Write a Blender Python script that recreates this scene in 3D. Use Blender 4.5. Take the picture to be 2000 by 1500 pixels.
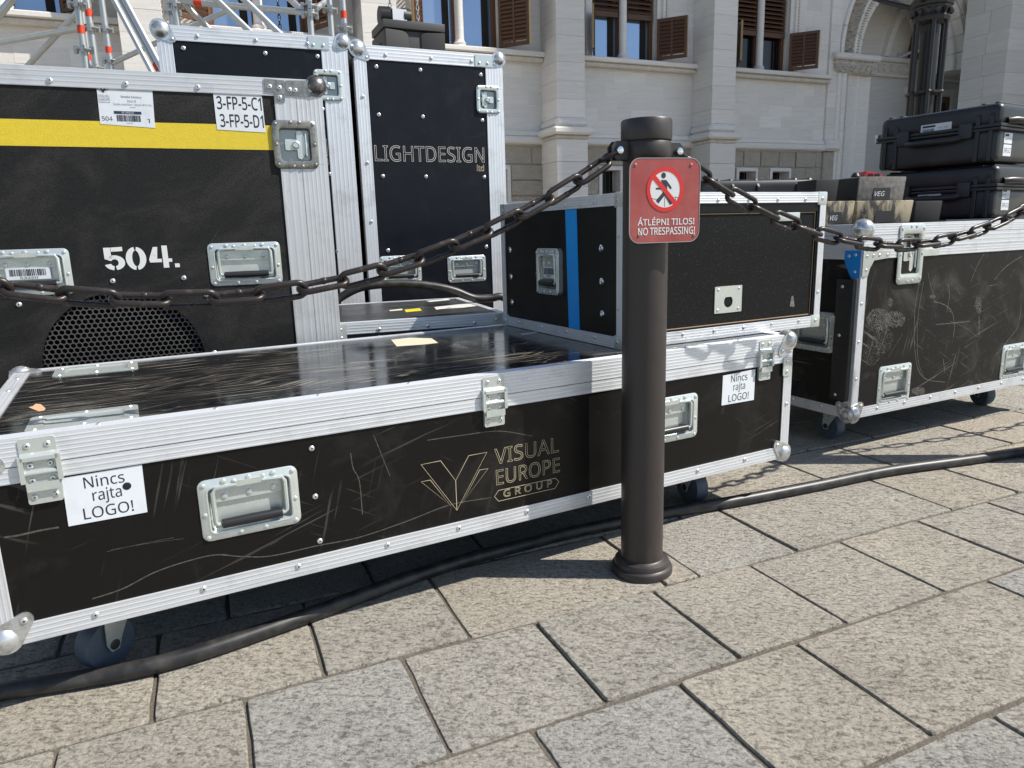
import bpy, bmesh, math, random
from mathutils import Vector, Matrix
random.seed(7)
R = math.radians
for o in list(bpy.data.objects): bpy.data.objects.remove(o)
sc = bpy.context.scene
C = sc.collection

# ------------------------------------------------------------------ camera
FPX = 1384.0; PITCH = R(12.1); ROLL = R(-1.64); CAMH = 0.8
_f = Vector((0, math.cos(PITCH), -math.sin(PITCH))); _r = Vector((1, 0, 0)); _u = _r.cross(_f)
CR = math.cos(ROLL)*_r + math.sin(ROLL)*_u
CU = -math.sin(ROLL)*_r + math.cos(ROLL)*_u
CF = _f
CAM = Vector((0, 0, CAMH))
cd = bpy.data.cameras.new('camera'); cam = bpy.data.objects.new('camera', cd); C.objects.link(cam)
cd.sensor_width = 36; cd.lens = FPX/2000*36; cd.clip_start = .05; cd.clip_end = 600
m = Matrix((CR, CU, -CF)).transposed().to_4x4(); m.translation = CAM
cam.matrix_world = m
sc.camera = cam
# ------------------------------------------------------------------ world, sun, exposure
SUN_AZ, SUN_EL = R(-5), R(48)
w = bpy.data.worlds.new('World'); sc.world = w; w.use_nodes = True
nt = w.node_tree; nt.nodes.clear()
sky = nt.nodes.new('ShaderNodeTexSky'); sky.sky_type = 'NISHITA'; sky.sun_disc = False
sky.sun_elevation = SUN_EL; sky.sun_rotation = R(95); sky.air_density = 1.0; sky.dust_density = .6; sky.ozone_density = 1.2
bg = nt.nodes.new('ShaderNodeBackground'); bg.inputs[1].default_value = .105
wo = nt.nodes.new('ShaderNodeOutputWorld')
nt.links.new(sky.outputs[0], bg.inputs[0]); nt.links.new(bg.outputs[0], wo.inputs[0])
sd = bpy.data.lights.new('sun', 'SUN'); sd.energy = 5.0; sd.angle = R(.53); sd.color = (1, .95, .87)
sun = bpy.data.objects.new('sun', sd); C.objects.link(sun)
SUNV = Vector((math.cos(SUN_EL)*math.cos(SUN_AZ), math.cos(SUN_EL)*math.sin(SUN_AZ), math.sin(SUN_EL)))
sun.rotation_euler = (-SUNV).to_track_quat('-Z', 'Y').to_euler()
sun.location = SUNV*30
vs = sc.view_settings
vs.view_transform = 'Standard'; vs.look = 'None'; vs.exposure = .34; vs.gamma = 1; vs.use_curve_mapping = False
sc.cycles.max_bounces = 6; sc.cycles.diffuse_bounces = 3; sc.cycles.glossy_bounces = 3
sc.cycles.caustics_reflective = False; sc.cycles.caustics_refractive = False

# ------------------------------------------------------------------ pixel -> place (a pixel gives only a direction)
def ray(x, y): return CF + (x-1000)/FPX*CR + (750-y)/FPX*CU
def on_z(x, y, z=0.):
    d = ray(x, y); return CAM + d*((z-CAMH)/d.z)
def on_plane(x, y, p0, n):
    d = ray(x, y); return CAM + d*((Vector(p0)-CAM).dot(n)/d.dot(n))
def at_depth(x, y, Y):
    d = ray(x, y); return CAM + d*(Y/d.y)
def axes(deg):
    t = R(deg); return Vector((math.cos(t), math.sin(t), 0)), Vector((math.sin(t), -math.cos(t), 0))

# ------------------------------------------------------------------ materials
MATS = {}
def mat(name): return MATS[name]
class NB:
    def __init__(s, name):
        s.m = bpy.data.materials.new(name); s.m.use_nodes = True; s.t = s.m.node_tree
        s.b = s.t.nodes['Principled BSDF']; MATS[name] = s.m
        s.tc = None
    def n(s, typ, **kw):
        nd = s.t.nodes.new(typ)
        for k, v in kw.items(): setattr(nd, k, v)
        return nd
    def l(s, a, b): s.t.links.new(a, b)
    def coord(s, scale=(1, 1, 1), rot=(0, 0, 0), kind='Object', loc=None):
        if s.tc is None: s.tc = s.n('ShaderNodeTexCoord')
        src = s.tc.outputs[kind]
        if any(rot):
            m0 = s.n('ShaderNodeMapping'); m0.inputs['Rotation'].default_value = rot; s.l(src, m0.inputs[0]); src = m0.outputs[0]
        mp = s.n('ShaderNodeMapping'); mp.inputs['Scale'].default_value = scale
        s.l(src, mp.inputs[0])
        if loc is not None: s.l(loc, mp.inputs['Location'])
        return mp.outputs[0]
    def noise(s, vec, scale, detail=4, rough=.55, dist=0):
        nd = s.n('ShaderNodeTexNoise'); nd.inputs['Scale'].default_value = scale; nd.inputs['Detail'].default_value = detail
        nd.inputs['Roughness'].default_value = rough; nd.inputs['Distortion'].default_value = dist
        s.l(vec, nd.inputs['Vector']); return nd.outputs[0]
    def ramp(s, v, *stops):
        nd = s.n('ShaderNodeValToRGB'); cr = nd.color_ramp
        while len(cr.elements) < len(stops): cr.elements.new(.5)
        for e, (p, c) in zip(cr.elements, stops):
            e.position = p; e.color = (c, c, c, 1) if isinstance(c, (int, float)) else (*c, 1)
        s.l(v, nd.inputs[0]); return nd.outputs[0]
    def mix(s, f, a, b, mode='MIX'):
        nd = s.n('ShaderNodeMix', data_type='RGBA', blend_type=mode)
        for i, v in ((0, f), (6, a), (7, b)):
            sock = nd.inputs[i]
            if isinstance(v, bpy.types.NodeSocket): s.l(v, sock)
            elif isinstance(v, (int, float)): sock.default_value = v if i == 0 else (v, v, v, 1)
            else: sock.default_value = (*v, 1)
        return nd.outputs[2]
    def math(s, op, a, b=0.):
        nd = s.n('ShaderNodeMath', operation=op)
        for sock, v in zip(nd.inputs, (a, b)):
            if isinstance(v, bpy.types.NodeSocket): s.l(v, sock)
            else: sock.default_value = v
        return nd.outputs[0]
    def rnd(s):
        return s.n('ShaderNodeObjectInfo').outputs['Random']
    def rloc(s, k=50.):
        r = s.math('MULTIPLY', s.rnd(), k); cb = s.n('ShaderNodeCombineXYZ')
        for i in range(3): s.l(r, cb.inputs[i])
        return cb.outputs[0]
    def set(s, **kw):
        names = {'color': 'Base Color', 'rough': 'Roughness', 'metal': 'Metallic', 'ior': 'IOR', 'coat': 'Coat Weight', 'spec': 'Specular IOR Level', 'coatr': 'Coat Roughness'}
        for k, v in kw.items():
            sk = s.b.inputs[names[k]]
            if isinstance(v, bpy.types.NodeSocket): s.l(v, sk)
            elif isinstance(v, (int, float)): sk.default_value = v
            else: sk.default_value = (*v, 1)
        return s
    def bump(s, h, strength=.3, dist=.002):
        nd = s.n('ShaderNodeBump'); nd.inputs['Strength'].default_value = strength; nd.inputs['Distance'].default_value = dist
        s.l(h, nd.inputs['Height']); s.l(nd.outputs[0], s.b.inputs['Normal']); return s
    def scratch(s, rot, base=(3, 3, 140), thr=.64, mscale=4., mthr=.5, kind='Object'):
        v = s.coord(base, rot, kind)
        a = s.ramp(s.noise(v, 1.0, 3, .6, .4), (thr, 0.), (thr+.035, 1.))
        b = s.ramp(s.noise(s.coord((1, 1, 1), rot, kind), mscale, 3, .6), (mthr, 0.), (mthr+.14, 1.))
        return s.math('MULTIPLY', a, b)

def plain(name, color, rough=.5, metal=0., **kw):
    b = NB(name); b.set(color=color, rough=rough, metal=metal, **kw); return b

# extruded aluminium: ribs are geometry, this only gives the brushed grain and dirt
def alu(name, stretch, tint=(.78, .80, .83)):
    b = NB(name)
    v = b.coord(stretch); g = b.noise(v, 1.0, 5, .6)
    d = b.noise(b.coord((1, 1, 1)), 9., 5, .65)
    dirt = b.ramp(d, (.52, 0.), (.74, .55))
    fine = b.ramp(g, (.60, 0.), (.72, .5))
    f = b.math('MAXIMUM', dirt, fine)
    col = b.mix(f, tint, (.42, .42, .42))
    rg = b.ramp(g, (.3, .32), (.7, .5))
    b.set(color=col, rough=rg, metal=.5); b.bump(g, .08, .001)
alu('alu_x', (5, 120, 120)); alu('alu_z', (120, 120, 5)); alu('alu_y', (120, 5, 120))
alu('alu_worn', (9, 60, 60), (.68, .69, .70)); alu('alu_worn_z', (60, 60, 9), (.68, .69, .70))
b = NB('zinc'); g = b.noise(b.coord(), 30, 4); b.set(color=b.mix(b.ramp(g, (.35, 0.), (.75, 1.)), (.70, .745, .72), (.58, .63, .60)), rough=b.ramp(g, (.3, .24), (.7, .38)), metal=.55); b.bump(g, .04, .001)
b = NB('ball_zinc'); g = b.noise(b.coord(), 45, 5, .7); b.set(color=b.mix(b.ramp(g, (.45, 0.), (.7, 1.)), (.72, .74, .75), (.34, .33, .31)), rough=.3, metal=.75)
b = NB('tarnished'); g = b.noise(b.coord(), 60, 5, .7); b.set(color=b.mix(b.ramp(g, (.4, 0.), (.7, 1.)), (.40, .385, .345), (.2, .19, .175)), rough=.36, metal=.85)
plain('grille_metal', (.13, .125, .12), .45, .5); plain('zinc_recess_shade', (.34, .37, .37), .3, .7)
b = NB('old_ball'); g = b.noise(b.coord(), 60, 5, .7); b.set(color=b.mix(b.ramp(g, (.4, 0.), (.7, 1.)), (.10, .09, .085), (.32, .30, .28)), rough=.33, metal=.8)
plain('rivet', (.82, .83, .84), .32, .75); plain('hole', (.01, .01, .012), .8)
plain('bolt_steel', (.75, .76, .8), .18, 1.)

# black laminate, old and scratched (long low case, scuffed chest)
def laminate(name, col0, rough, amount, mark=(.26, .25, .23), coat=0., sc_dirs=((0, .3, 0), (0, 1.3, 0), (0, -.5, 0)), thr=.63, smudge=.35, mthr=.5, base=3., spec=.24):
    b = NB(name); tot = None
    for i, a in enumerate(sc_dirs):
        s_ = b.scratch(a, (base+i*.5, 3, 150-25*i), thr, 2.6+i*1.3, mthr)
        tot = s_ if tot is None else b.math('MAXIMUM', tot, s_)
    sm = b.ramp(b.noise(b.coord((1, 1, 1)), 5., 6, .68, .6), (.54, 0.), (.8, smudge))
    tot2 = b.math('MAXIMUM', b.math('MULTIPLY', tot, amount), sm)
    col = b.mix(tot2, col0, mark)
    rg = b.math('ADD', b.ramp(b.noise(b.coord(), 12, 4), (.3, rough-.05), (.7, rough+.08)), b.math('MULTIPLY', tot2, .25))
    b.set(color=col, rough=rg, coat=coat, coatr=.1, spec=spec); b.bump(tot, .1, .0006)
laminate('lam_front', (.0078, .0069, .0062), .33, .2, smudge=.09)
laminate('lam_top', (.009, .009, .010), .11, .6, (.36, .32, .26), sc_dirs=((R(90), 0, 0), (R(90), .12, 0), (R(90), -.2, 0), (R(90), .6, 0)), thr=.57, smudge=.13, mthr=.51, base=2.2, spec=.5)
laminate('lam_scuffed', (.0105, .0096, .0088), .42, .36, (.33, .31, .28), thr=.62, smudge=.24)
laminate('lam_tall', (.006, .0075, .012), .36, .1, (.12, .12, .125), smudge=.13)
laminate('lam_rack', (.006, .006, .007), .38, .05, smudge=.02)
laminate('lam_flat', (.035, .035, .037), .33, .2, (.26, .25, .23), sc_dirs=((R(90), 0, .3), (R(90), .1, -.3)), smudge=.25)
b = NB('lam_sparkle'); v = b.coord(); vo = b.n('ShaderNodeTexVoronoi'); vo.inputs['Scale'].default_value = 420; b.l(v, vo.inputs['Vector'])
sp = b.ramp(vo.outputs['Distance'], (.10, 1.), (.2, 0.)); pk = b.ramp(b.noise(v, 160, 2), (.56, 0.), (.62, 1.))
b.set(color=b.mix(b.math('MULTIPLY', sp, pk), (.0055, .0055, .006), (.45, .45, .43)), rough=.5, spec=.2); b.bump(vo.outputs['Distance'], .5, .001)
# woven-look vinyl on the smoke machine case
b = NB('vinyl'); v = b.coord((1, 1, 1)); wv = b.n('ShaderNodeTexVoronoi'); wv.inputs['Scale'].default_value = 330; b.l(b.coord((1, .2, 1.25)), wv.inputs['Vector'])
du = b.ramp(b.noise(b.coord((1.2, 1, 2.2), (0, .45, 0)), 3.2, 6, .68, .7), (.46, 0.), (.82, .5))
du2 = b.scratch((0, .9, 0), (4, 3, 120), .66, 5, .52); du3 = b.scratch((0, -.4, 0), (4, 3, 120), .66, 5, .54)
f = b.math('MAXIMUM', du, b.math('MULTIPLY', b.math('MAXIMUM', du2, du3), .5))
cell = b.ramp(wv.outputs['Distance'], (.1, 1.), (.7, .45))
col = b.mix(1., b.mix(f, (.017, .0165, .016), (.12, .113, .103)), cell, 'MULTIPLY')
b.set(color=col, rough=.55, spec=.3); b.bump(wv.outputs['Distance'], .55, .0012)
b = NB('tape_yellow'); wv = b.n('ShaderNodeTexVoronoi'); wv.inputs['Scale'].default_value = 330; b.l(b.coord((1, .2, 1.25)), wv.inputs['Vector'])
g = b.noise(b.coord(), 60, 4, .7); wr = b.math('MULTIPLY', b.ramp(b.noise(b.coord((1, 1, 30)), 10, 5, .7), (.68, 0.), (.72, 1.)), b.ramp(b.noise(b.coord(), 4, 2), (.5, 0.), (.6, 1.)))
b.set(color=b.mix(wr, b.mix(b.ramp(g, (.4, 0.), (.8, .5)), (.76, .58, .035), (.62, .45, .03)), (.1, .09, .03)), rough=.5); b.bump(wv.outputs['Distance'], .35, .001)
plain('tape_blue', (.0, .36, .95), .45); plain('bracket_blue', (.01, .27, .74), .4)
b = NB('sticker'); g = b.noise(b.coord(), 20, 4); b.set(color=b.mix(b.ramp(g, (.5, 0.), (.8, 1.)), (.74, .78, .82), (.62, .66, .70)), rough=.42)
b = NB('sticker_torn'); g = b.noise(b.coord(), 40, 5, .7); b.set(color=b.mix(b.ramp(g, (.58, 0.), (.66, 1.)), (.66, .66, .62), (.2, .17, .14)), rough=.6)
b = NB('sticker_cream'); g = b.noise(b.coord(), 40, 5, .7); b.set(color=b.mix(b.ramp(g, (.58, 0.), (.7, 1.)), (.68, .62, .46), (.42, .36, .24)), rough=.6)
plain('sticker_yellow', (.72, .60, .03), .5)
plain('ink', (.02, .022, .028), .6); plain('ink_navy', (.02, .03, .08), .6); plain('ink_grey', (.25, .26, .28), .6)
b = NB('stencil_white'); g = b.noise(b.coord(), 40, 5, .7); b.set(color=b.mix(b.ramp(g, (.62, 0.), (.7, 1.)), (.78, .79, .78), (.10, .10, .095)), rough=.6)
plain('engraved', (.60, .52, .34), .6); plain('engraved_grey', (.62, .60, .55), .6)
plain('bare_wood', (.66, .38, .22), .7); plain('ply_edge', (.46, .33, .21), .7)
b = NB('scuff'); g = b.noise(b.coord(), 90, 4, .7); b.set(color=b.mix(b.ramp(g, (.35, 0.), (.65, 1.)), (.06, .055, .05), (.25, .235, .21)), rough=.6)
b = NB('scuff_faint'); g = b.noise(b.coord(), 120, 4, .7); b.set(color=b.mix(b.ramp(g, (.3, 0.), (.7, 1.)), (.03, .028, .024), (.13, .12, .10)), rough=.5)
b = NB('rubber_black'); g = b.noise(b.coord(), 50, 4); b.set(color=b.mix(g, (.008, .008, .009), (.03, .03, .03)), rough=.5)
b = NB('cable_black'); g = b.noise(b.coord((2, 2, 2)), 14, 5); b.set(color=b.mix(b.ramp(g, (.4, 0.), (.75, 1.)), (.016, .016, .017), (.06, .057, .053)), rough=.42)
plain('grip', (.02, .02, .022), .35)
b = NB('wheel_blue'); g = b.noise(b.coord(), 30, 4); b.set(color=b.mix(g, (.06, .085, .125), (.10, .13, .165)), rough=.55)
plain('hub_dark', (.03, .03, .035), .5)
b = NB('plastic'); g = b.noise(b.coord(), 260, 3); s_ = b.noise(b.coord(), 5, 5, .6)
b.set(color=b.mix(b.ramp(s_, (.45, 0.), (.8, 1.)), (.017, .017, .019), (.045, .045, .046)), rough=.4); b.bump(g, .25, .0006)
# bollard and chain paint
b = NB('bollard_paint'); g = b.noise(b.coord((1, 1, 1)), 26, 5, .65); r_ = b.ramp(b.noise(b.coord((1, 1, .25)), 9, 5, .7), (.58, 0.), (.78, .5))
b.set(color=b.mix(r_, b.mix(g, (.034, .028, .026), (.046, .039, .036)), (.15, .10, .075)), rough=b.ramp(g, (.3, .36), (.7, .5))); b.bump(b.noise(b.coord(), 300, 3), .12, .0006)
b = NB('chain_paint'); g = b.noise(b.coord(kind='Object', loc=b.rloc()), 60, 4, .65)
b.set(color=b.mix(b.ramp(g, (.55, 0.), (.75, 1.)), (.028, .0225, .021), (.10, .072, .06)), rough=.36, metal=.15)
b = NB('sign_red'); g = b.noise(b.coord(), 14, 4); b.set(color=b.mix(b.ramp(g, (.4, 0.), (.75, 1.)), (.36, .07, .064), (.45, .125, .115)), rough=.38)
plain('sign_ring', (.70, .035, .03), .4); plain('sign_white', (.78, .78, .78), .4); plain('sign_dark', (.035, .04, .05), .5); plain('sign_back', (.5, .5, .5), .4, .8)
plain('brass_screw', (.42, .26, .19), .45, .6)
# paving
b = NB('paver')
loc = b.rloc(); v = b.coord(loc=loc)
r1 = b.rnd()
tint = b.ramp(r1, (0., (.40, .372, .322)), (.2, (.42, .386, .328)), (.42, (.37, .352, .315)), (.6, (.41, .375, .318)), (.74, (.375, .368, .345)), (.9, (.44, .387, .318)), (1., (.375, .352, .312)))
sp = b.noise(v, 150, 4, .8); sp2 = b.noise(b.coord((1, 2.0, 1), (0, 0, .5), loc=loc), 52, 8, .8, .35)
big = b.noise(v, 5, 6, .65)
col = b.mix(.95, tint, b.ramp(sp, (.34, (.42, .40, .37)), (.44, (.92, .91, .89)), (.58, (1.28, 1.26, 1.21)), (.72, (1.4, 1.38, 1.34))), 'MULTIPLY')
col = b.mix(.7, col, b.ramp(sp2, (.34, .52), (.45, .96), (.6, 1.14)), 'MULTIPLY')  # crevice shade painted in: colour darkens where the flake relief dips
col = b.mix(.6, col, b.ramp(big, (.32, .78), (.52, 1.02), (.7, 1.1)), 'MULTIPLY')
spot = b.ramp(b.noise(v, 9, 2, .4), (.78, 0.), (.80, .5)); col = b.mix(spot, col, (.2, .195, .19))
b.set(color=col, rough=.86, spec=.3)
hgt = b.math('ADD', b.math('MULTIPLY', b.ramp(sp2, (.3, 0.), (.46, .75), (.7, 1.)), 1.), b.math('MULTIPLY', sp, .3))
b.bump(hgt, .9, .010)
b = NB('joint_sand'); g = b.noise(b.coord(), 170, 4, .7); b.set(color=b.mix(b.ramp(g, (.3, 0.), (.7, 1.)), (.075, .064, .052), (.20, .172, .135)), rough=.95); b.bump(g, .8, .006)
b = NB('plaza_far'); br = b.n('ShaderNodeTexBrick'); b.l(b.coord((1, 1, 1), (0, 0, R(-23.4))), br.inputs['Vector'])
br.inputs['Scale'].default_value = 1.0; br.inputs['Brick Width'].default_value = .45; br.inputs['Row Height'].default_value = .297; br.inputs['Mortar Size'].default_value = .008
br.inputs['Color1'].default_value = (.40, .36, .285, 1); br.inputs['Color2'].default_value = (.35, .325, .27, 1); br.inputs['Mortar'].default_value = (.12, .10, .08, 1)
b.set(color=b.mix(.7, br.outputs[0], b.ramp(b.noise(b.coord(), 150, 3, .7), (.3, .6), (.6, 1.15)), 'MULTIPLY'), rough=.88)
# building
def stone(name, c1, c2, bs, dist, streak=(1.2, 1.2, 14)):
    b = NB(name); loc = b.rloc(); v = b.coord(loc=loc); st = b.noise(b.coord(streak, (0, R(3), 0), loc=loc), 1.6, 6, .65, .3)
    r1 = b.ramp(b.rnd(), (0., .90), (.35, 1.0), (.6, .95), (1., 1.06))
    col = b.mix(b.ramp(st, (.3, 0.), (.7, 1.)), c1, c2)
    col = b.mix(1., col, r1, 'MULTIPLY')
    gr = b.ramp(b.noise(v, 3.2, 6, .7, .4), (.6, 0.), (.9, .32)); col = b.mix(gr, col, (.36, .32, .27))
    pit = b.ramp(b.noise(v, 42, 4, .7), (.66, 0.), (.74, .4)); col = b.mix(pit, col, (.3, .26, .2))
    b.set(color=col, rough=.85, spec=.25); b.bump(b.noise(v, 26, 5, .65), bs, dist)
stone('limestone', (.83, .80, .76), (.73, .695, .65), .3, .01)
stone('limestone_rough', (.56, .505, .43), (.45, .40, .335), .9, .05, (3, 3, 5))
stone('carved', (.74, .69, .62), (.60, .55, .485), .4, .01, (5, 5, 5))
plain('interior_dark', (.012, .011, .01), .9)
b = NB('wood_dark'); g = b.noise(b.coord((4, 4, 30)), 2, 4); b.set(color=b.mix(g, (.10, .04, .017), (.17, .075, .032)), rough=.45)
b = NB('wood_shutter'); g = b.noise(b.coord((20, 20, 4)), 2, 4); b.set(color=b.mix(g, (.075, .03, .012), (.115, .049, .02)), rough=.5)
plain('wood_edge', (.36, .27, .12), .6)
plain('glass', (.36, .46, .60), .03, .7)
plain('glass_dark', (.006, .006, .007), .06, 0., ior=1.5)
plain('net_curtain', (.5, .5, .5), .9)
b = NB('iron_black'); g = b.noise(b.coord(), 14, 4); b.set(color=b.mix(g, (.006, .006, .007), (.018, .018, .019)), rough=.38)
b = NB('galv'); g = b.noise(b.coord(), 12, 5); b.set(color=b.mix(g, (.44, .46, .46), (.60, .62, .62)), rough=.42, metal=.75)
plain('band_red', (.72, .06, .015), .5)
plain('speaker_grey', (.05, .05, .052), .55); plain('speaker_mesh', (.035, .035, .037), .7)
b = NB('block_grey'); g = b.noise(b.coord(), 50, 5, .7); b.set(color=b.mix(b.ramp(g, (.35, 0.), (.7, 1.)), (.10, .098, .092), (.25, .24, .22)), rough=.75); b.bump(g, .5, .002)
b = NB('block_worn'); g = b.noise(b.coord((1, 1, .5)), 16, 6, .7, .4); b.set(color=b.mix(b.ramp(g, (.44, 0.), (.56, 1.)), (.05, .047, .043), (.42, .36, .25)), rough=.8); b.bump(g, .5, .003)
plain('block_black', (.018, .018, .018), .6)
plain('red_plastic', (.42, .012, .025), .4); plain('cabinet_grey', (.45, .45, .44), .5); plain('plywood_pale', (.62, .50, .34), .7)
plain('cctv_white', (.5, .52, .55), .4); plain('white_lamp', (.8, .8, .8), .3)

# ------------------------------------------------------------------ mesh helpers
class MB:
    def __init__(s): s.v = []; s.f = []; s.mi = []; s.sm = []
    def add(s, vs, fs, mi=0, smooth=False):
        k = len(s.v); s.v += [tuple(v) for v in vs]
        for f in fs: s.f.append([i+k for i in f]); s.mi.append(mi); s.sm.append(smooth)
        return s
    def box(s, a, b, mi=0):
        x0, y0, z0 = a; x1, y1, z1 = b
        return s.add([(x0, y0, z0), (x1, y0, z0), (x1, y1, z0), (x0, y1, z0), (x0, y0, z1), (x1, y0, z1), (x1, y1, z1), (x0, y1, z1)],
                     [(0, 3, 2, 1), (4, 5, 6, 7), (0, 1, 5, 4), (1, 2, 6, 5), (2, 3, 7, 6), (3, 0, 4, 7)], mi)
    def loops(s, loops, mi=0, smooth=False, cap0=False, cap1=False, closed=True):
        n = len(loops[0]); vs = [p for lp in loops for p in lp]; fs = []
        for i in range(len(loops)-1):
            for j in range(n if closed else n-1):
                k = (j+1) % n; fs.append((i*n+j, i*n+k, (i+1)*n+k, (i+1)*n+j))
        s.add(vs, fs, mi, smooth)
        if cap0: s.add(loops[0], [tuple(range(n))[::-1]], mi)
        if cap1: s.add(loops[-1], [tuple(range(n))], mi)
        return s
    def lathe(s, prof, seg=24, org=(0, 0, 0), axis='z', mi=0, smooth=True, cap=True):
        lps = []
        for r, h in prof:
            lp = []
            for j in range(seg):
                a = 2*math.pi*j/seg; c, d = r*math.cos(a), r*math.sin(a)
                p = {'z': (c, d, h), 'x': (h, c, d), 'y': (d, h, c)}[axis]
                lp.append((p[0]+org[0], p[1]+org[1], p[2]+org[2]))
            lps.append(lp)
        return s.loops(lps, mi, smooth, cap, cap)
    def tube(s, pts, r, seg=10, mi=0, closed=False, caps=True):
        pts = [Vector(p) for p in pts]; n = len(pts); lps = []; up = None
        for i, p in enumerate(pts):
            if closed: t = pts[(i+1) % n]-pts[i-1]
            else: t = pts[min(i+1, n-1)]-pts[max(i-1, 0)]
            t.normalize()
            if up is None: up = Vector((0, 0, 1)) if abs(t.z) < .9 else Vector((1, 0, 0))
            a = t.cross(up).normalized(); bb = a.cross(t).normalized(); up = bb
            rr = r[i] if isinstance(r, (list, tuple)) else r
            lps.append([p+a*rr*math.cos(2*math.pi*j/seg)+bb*rr*math.sin(2*math.pi*j/seg) for j in range(seg)])
        if closed: lps.append(lps[0])
        return s.loops(lps, mi, True, caps and not closed, caps and not closed)
    def prism(s, poly, d0, d1, axis='y', mi=0, smooth=False):
        """poly in the plane across axis: axis y -> (x,z), z -> (x,y), x -> (y,z)"""
        def P(p, d): return {'y': (p[0], d, p[1]), 'z': (p[0], p[1], d), 'x': (d, p[0], p[1])}[axis]
        lo = [P(p, d0) for p in poly]; hi = [P(p, d1) for p in poly]
        return s.loops([lo, hi], mi, smooth, True, True)
    def build(s, name, mats, parent=None, loc=None, rot=None, bevel=0, bseg=2, fix=True):
        me = bpy.data.meshes.new(name); me.from_pydata(s.v, [], s.f)
        if isinstance(mats, str): mats = [mats]
        for mm in mats: me.materials.append(MATS[mm])
        me.polygons.foreach_set('material_index', s.mi); me.polygons.foreach_set('use_smooth', s.sm)
        if fix or bevel:
            bm = bmesh.new(); bm.from_mesh(me); bmesh.ops.remove_doubles(bm, verts=bm.verts, dist=1e-6)
            bmesh.ops.recalc_face_normals(bm, faces=bm.faces)
            if bevel:
                es = [e for e in bm.edges if len(e.link_faces) == 2 and e.calc_face_angle(0) > R(35)]
                bmesh.ops.bevel(bm, geom=es, offset=bevel, segments=bseg, affect='EDGES', profile=.6)
                if bseg > 1:
                    for f in bm.faces: f.smooth = True
            bm.to_mesh(me); bm.free()
            if any(s.sm) and not bevel: me.set_sharp_from_angle(angle=R(38))
            if bevel and bseg > 1:
                try: me.set_sharp_from_angle(angle=R(32))
                except Exception: pass
        me.update()
        return link(name, me, parent, loc, rot)
def link(name, me, parent=None, loc=None, rot=None):
    o = bpy.data.objects.new(name, me); C.objects.link(o)
    if parent is not None: o.parent = parent
    if loc is not None: o.location = loc
    if rot is not None: o.rotation_euler = rot
    return o
def thing(name, label, cat, loc=(0, 0, 0), rz=0., group=None):
    o = bpy.data.objects.new(name, None); C.objects.link(o); o.empty_display_size = .1
    o.location = loc; o.rotation_euler = (0, 0, rz); o['label'] = label; o['category'] = cat
    if group: o['group'] = group
    return o
def tag(o, label, cat, group=None):
    o['label'] = label; o['category'] = cat
    if group: o['group'] = group
    return o
def rrect(cx, cz, w, h, r, k=5):
    pts = []
    for sx, sz, a0 in ((1, 1, 0), (-1, 1, 90), (-1, -1, 180), (1, -1, 270)):
        for i in range(k):
            a = R(a0+90*i/(k-1)); pts.append((cx+sx*(w/2-r)+r*math.cos(a), cz+sz*(h/2-r)+r*math.sin(a)))
    return pts
# orientation of a part modelled with its outward normal along -y
FACE = {'front': (0, 0, 0), 'left': (0, 0, -math.pi/2), 'right': (0, 0, math.pi/2), 'top': (-math.pi/2, 0, 0), 'back': (0, 0, math.pi)}
NRM = {'front': Vector((0, -1, 0)), 'left': Vector((-1, 0, 0)), 'right': Vector((1, 0, 0)), 'top': Vector((0, 0, 1)), 'back': Vector((0, 1, 0))}

_riv = None
def rivet(parent, pos, face='front', k=1.):
    global _riv
    if _riv is None:
        mb = MB(); mb.lathe([(.0058, 0), (.0054, -.0012), (.0038, -.0024), (.0018, -.0027)][::1], 12, axis='y')
        mb.lathe([(.0017, -.0026), (.0017, -.0031)], 8, axis='y', mi=1)
        tmp = mb.build('rivet', ['rivet', 'hole']); _riv = tmp.data; bpy.data.objects.remove(tmp)
    o = link('rivet', _riv, parent, pos, FACE[face]); o.scale = (k, k, k); return o

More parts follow.
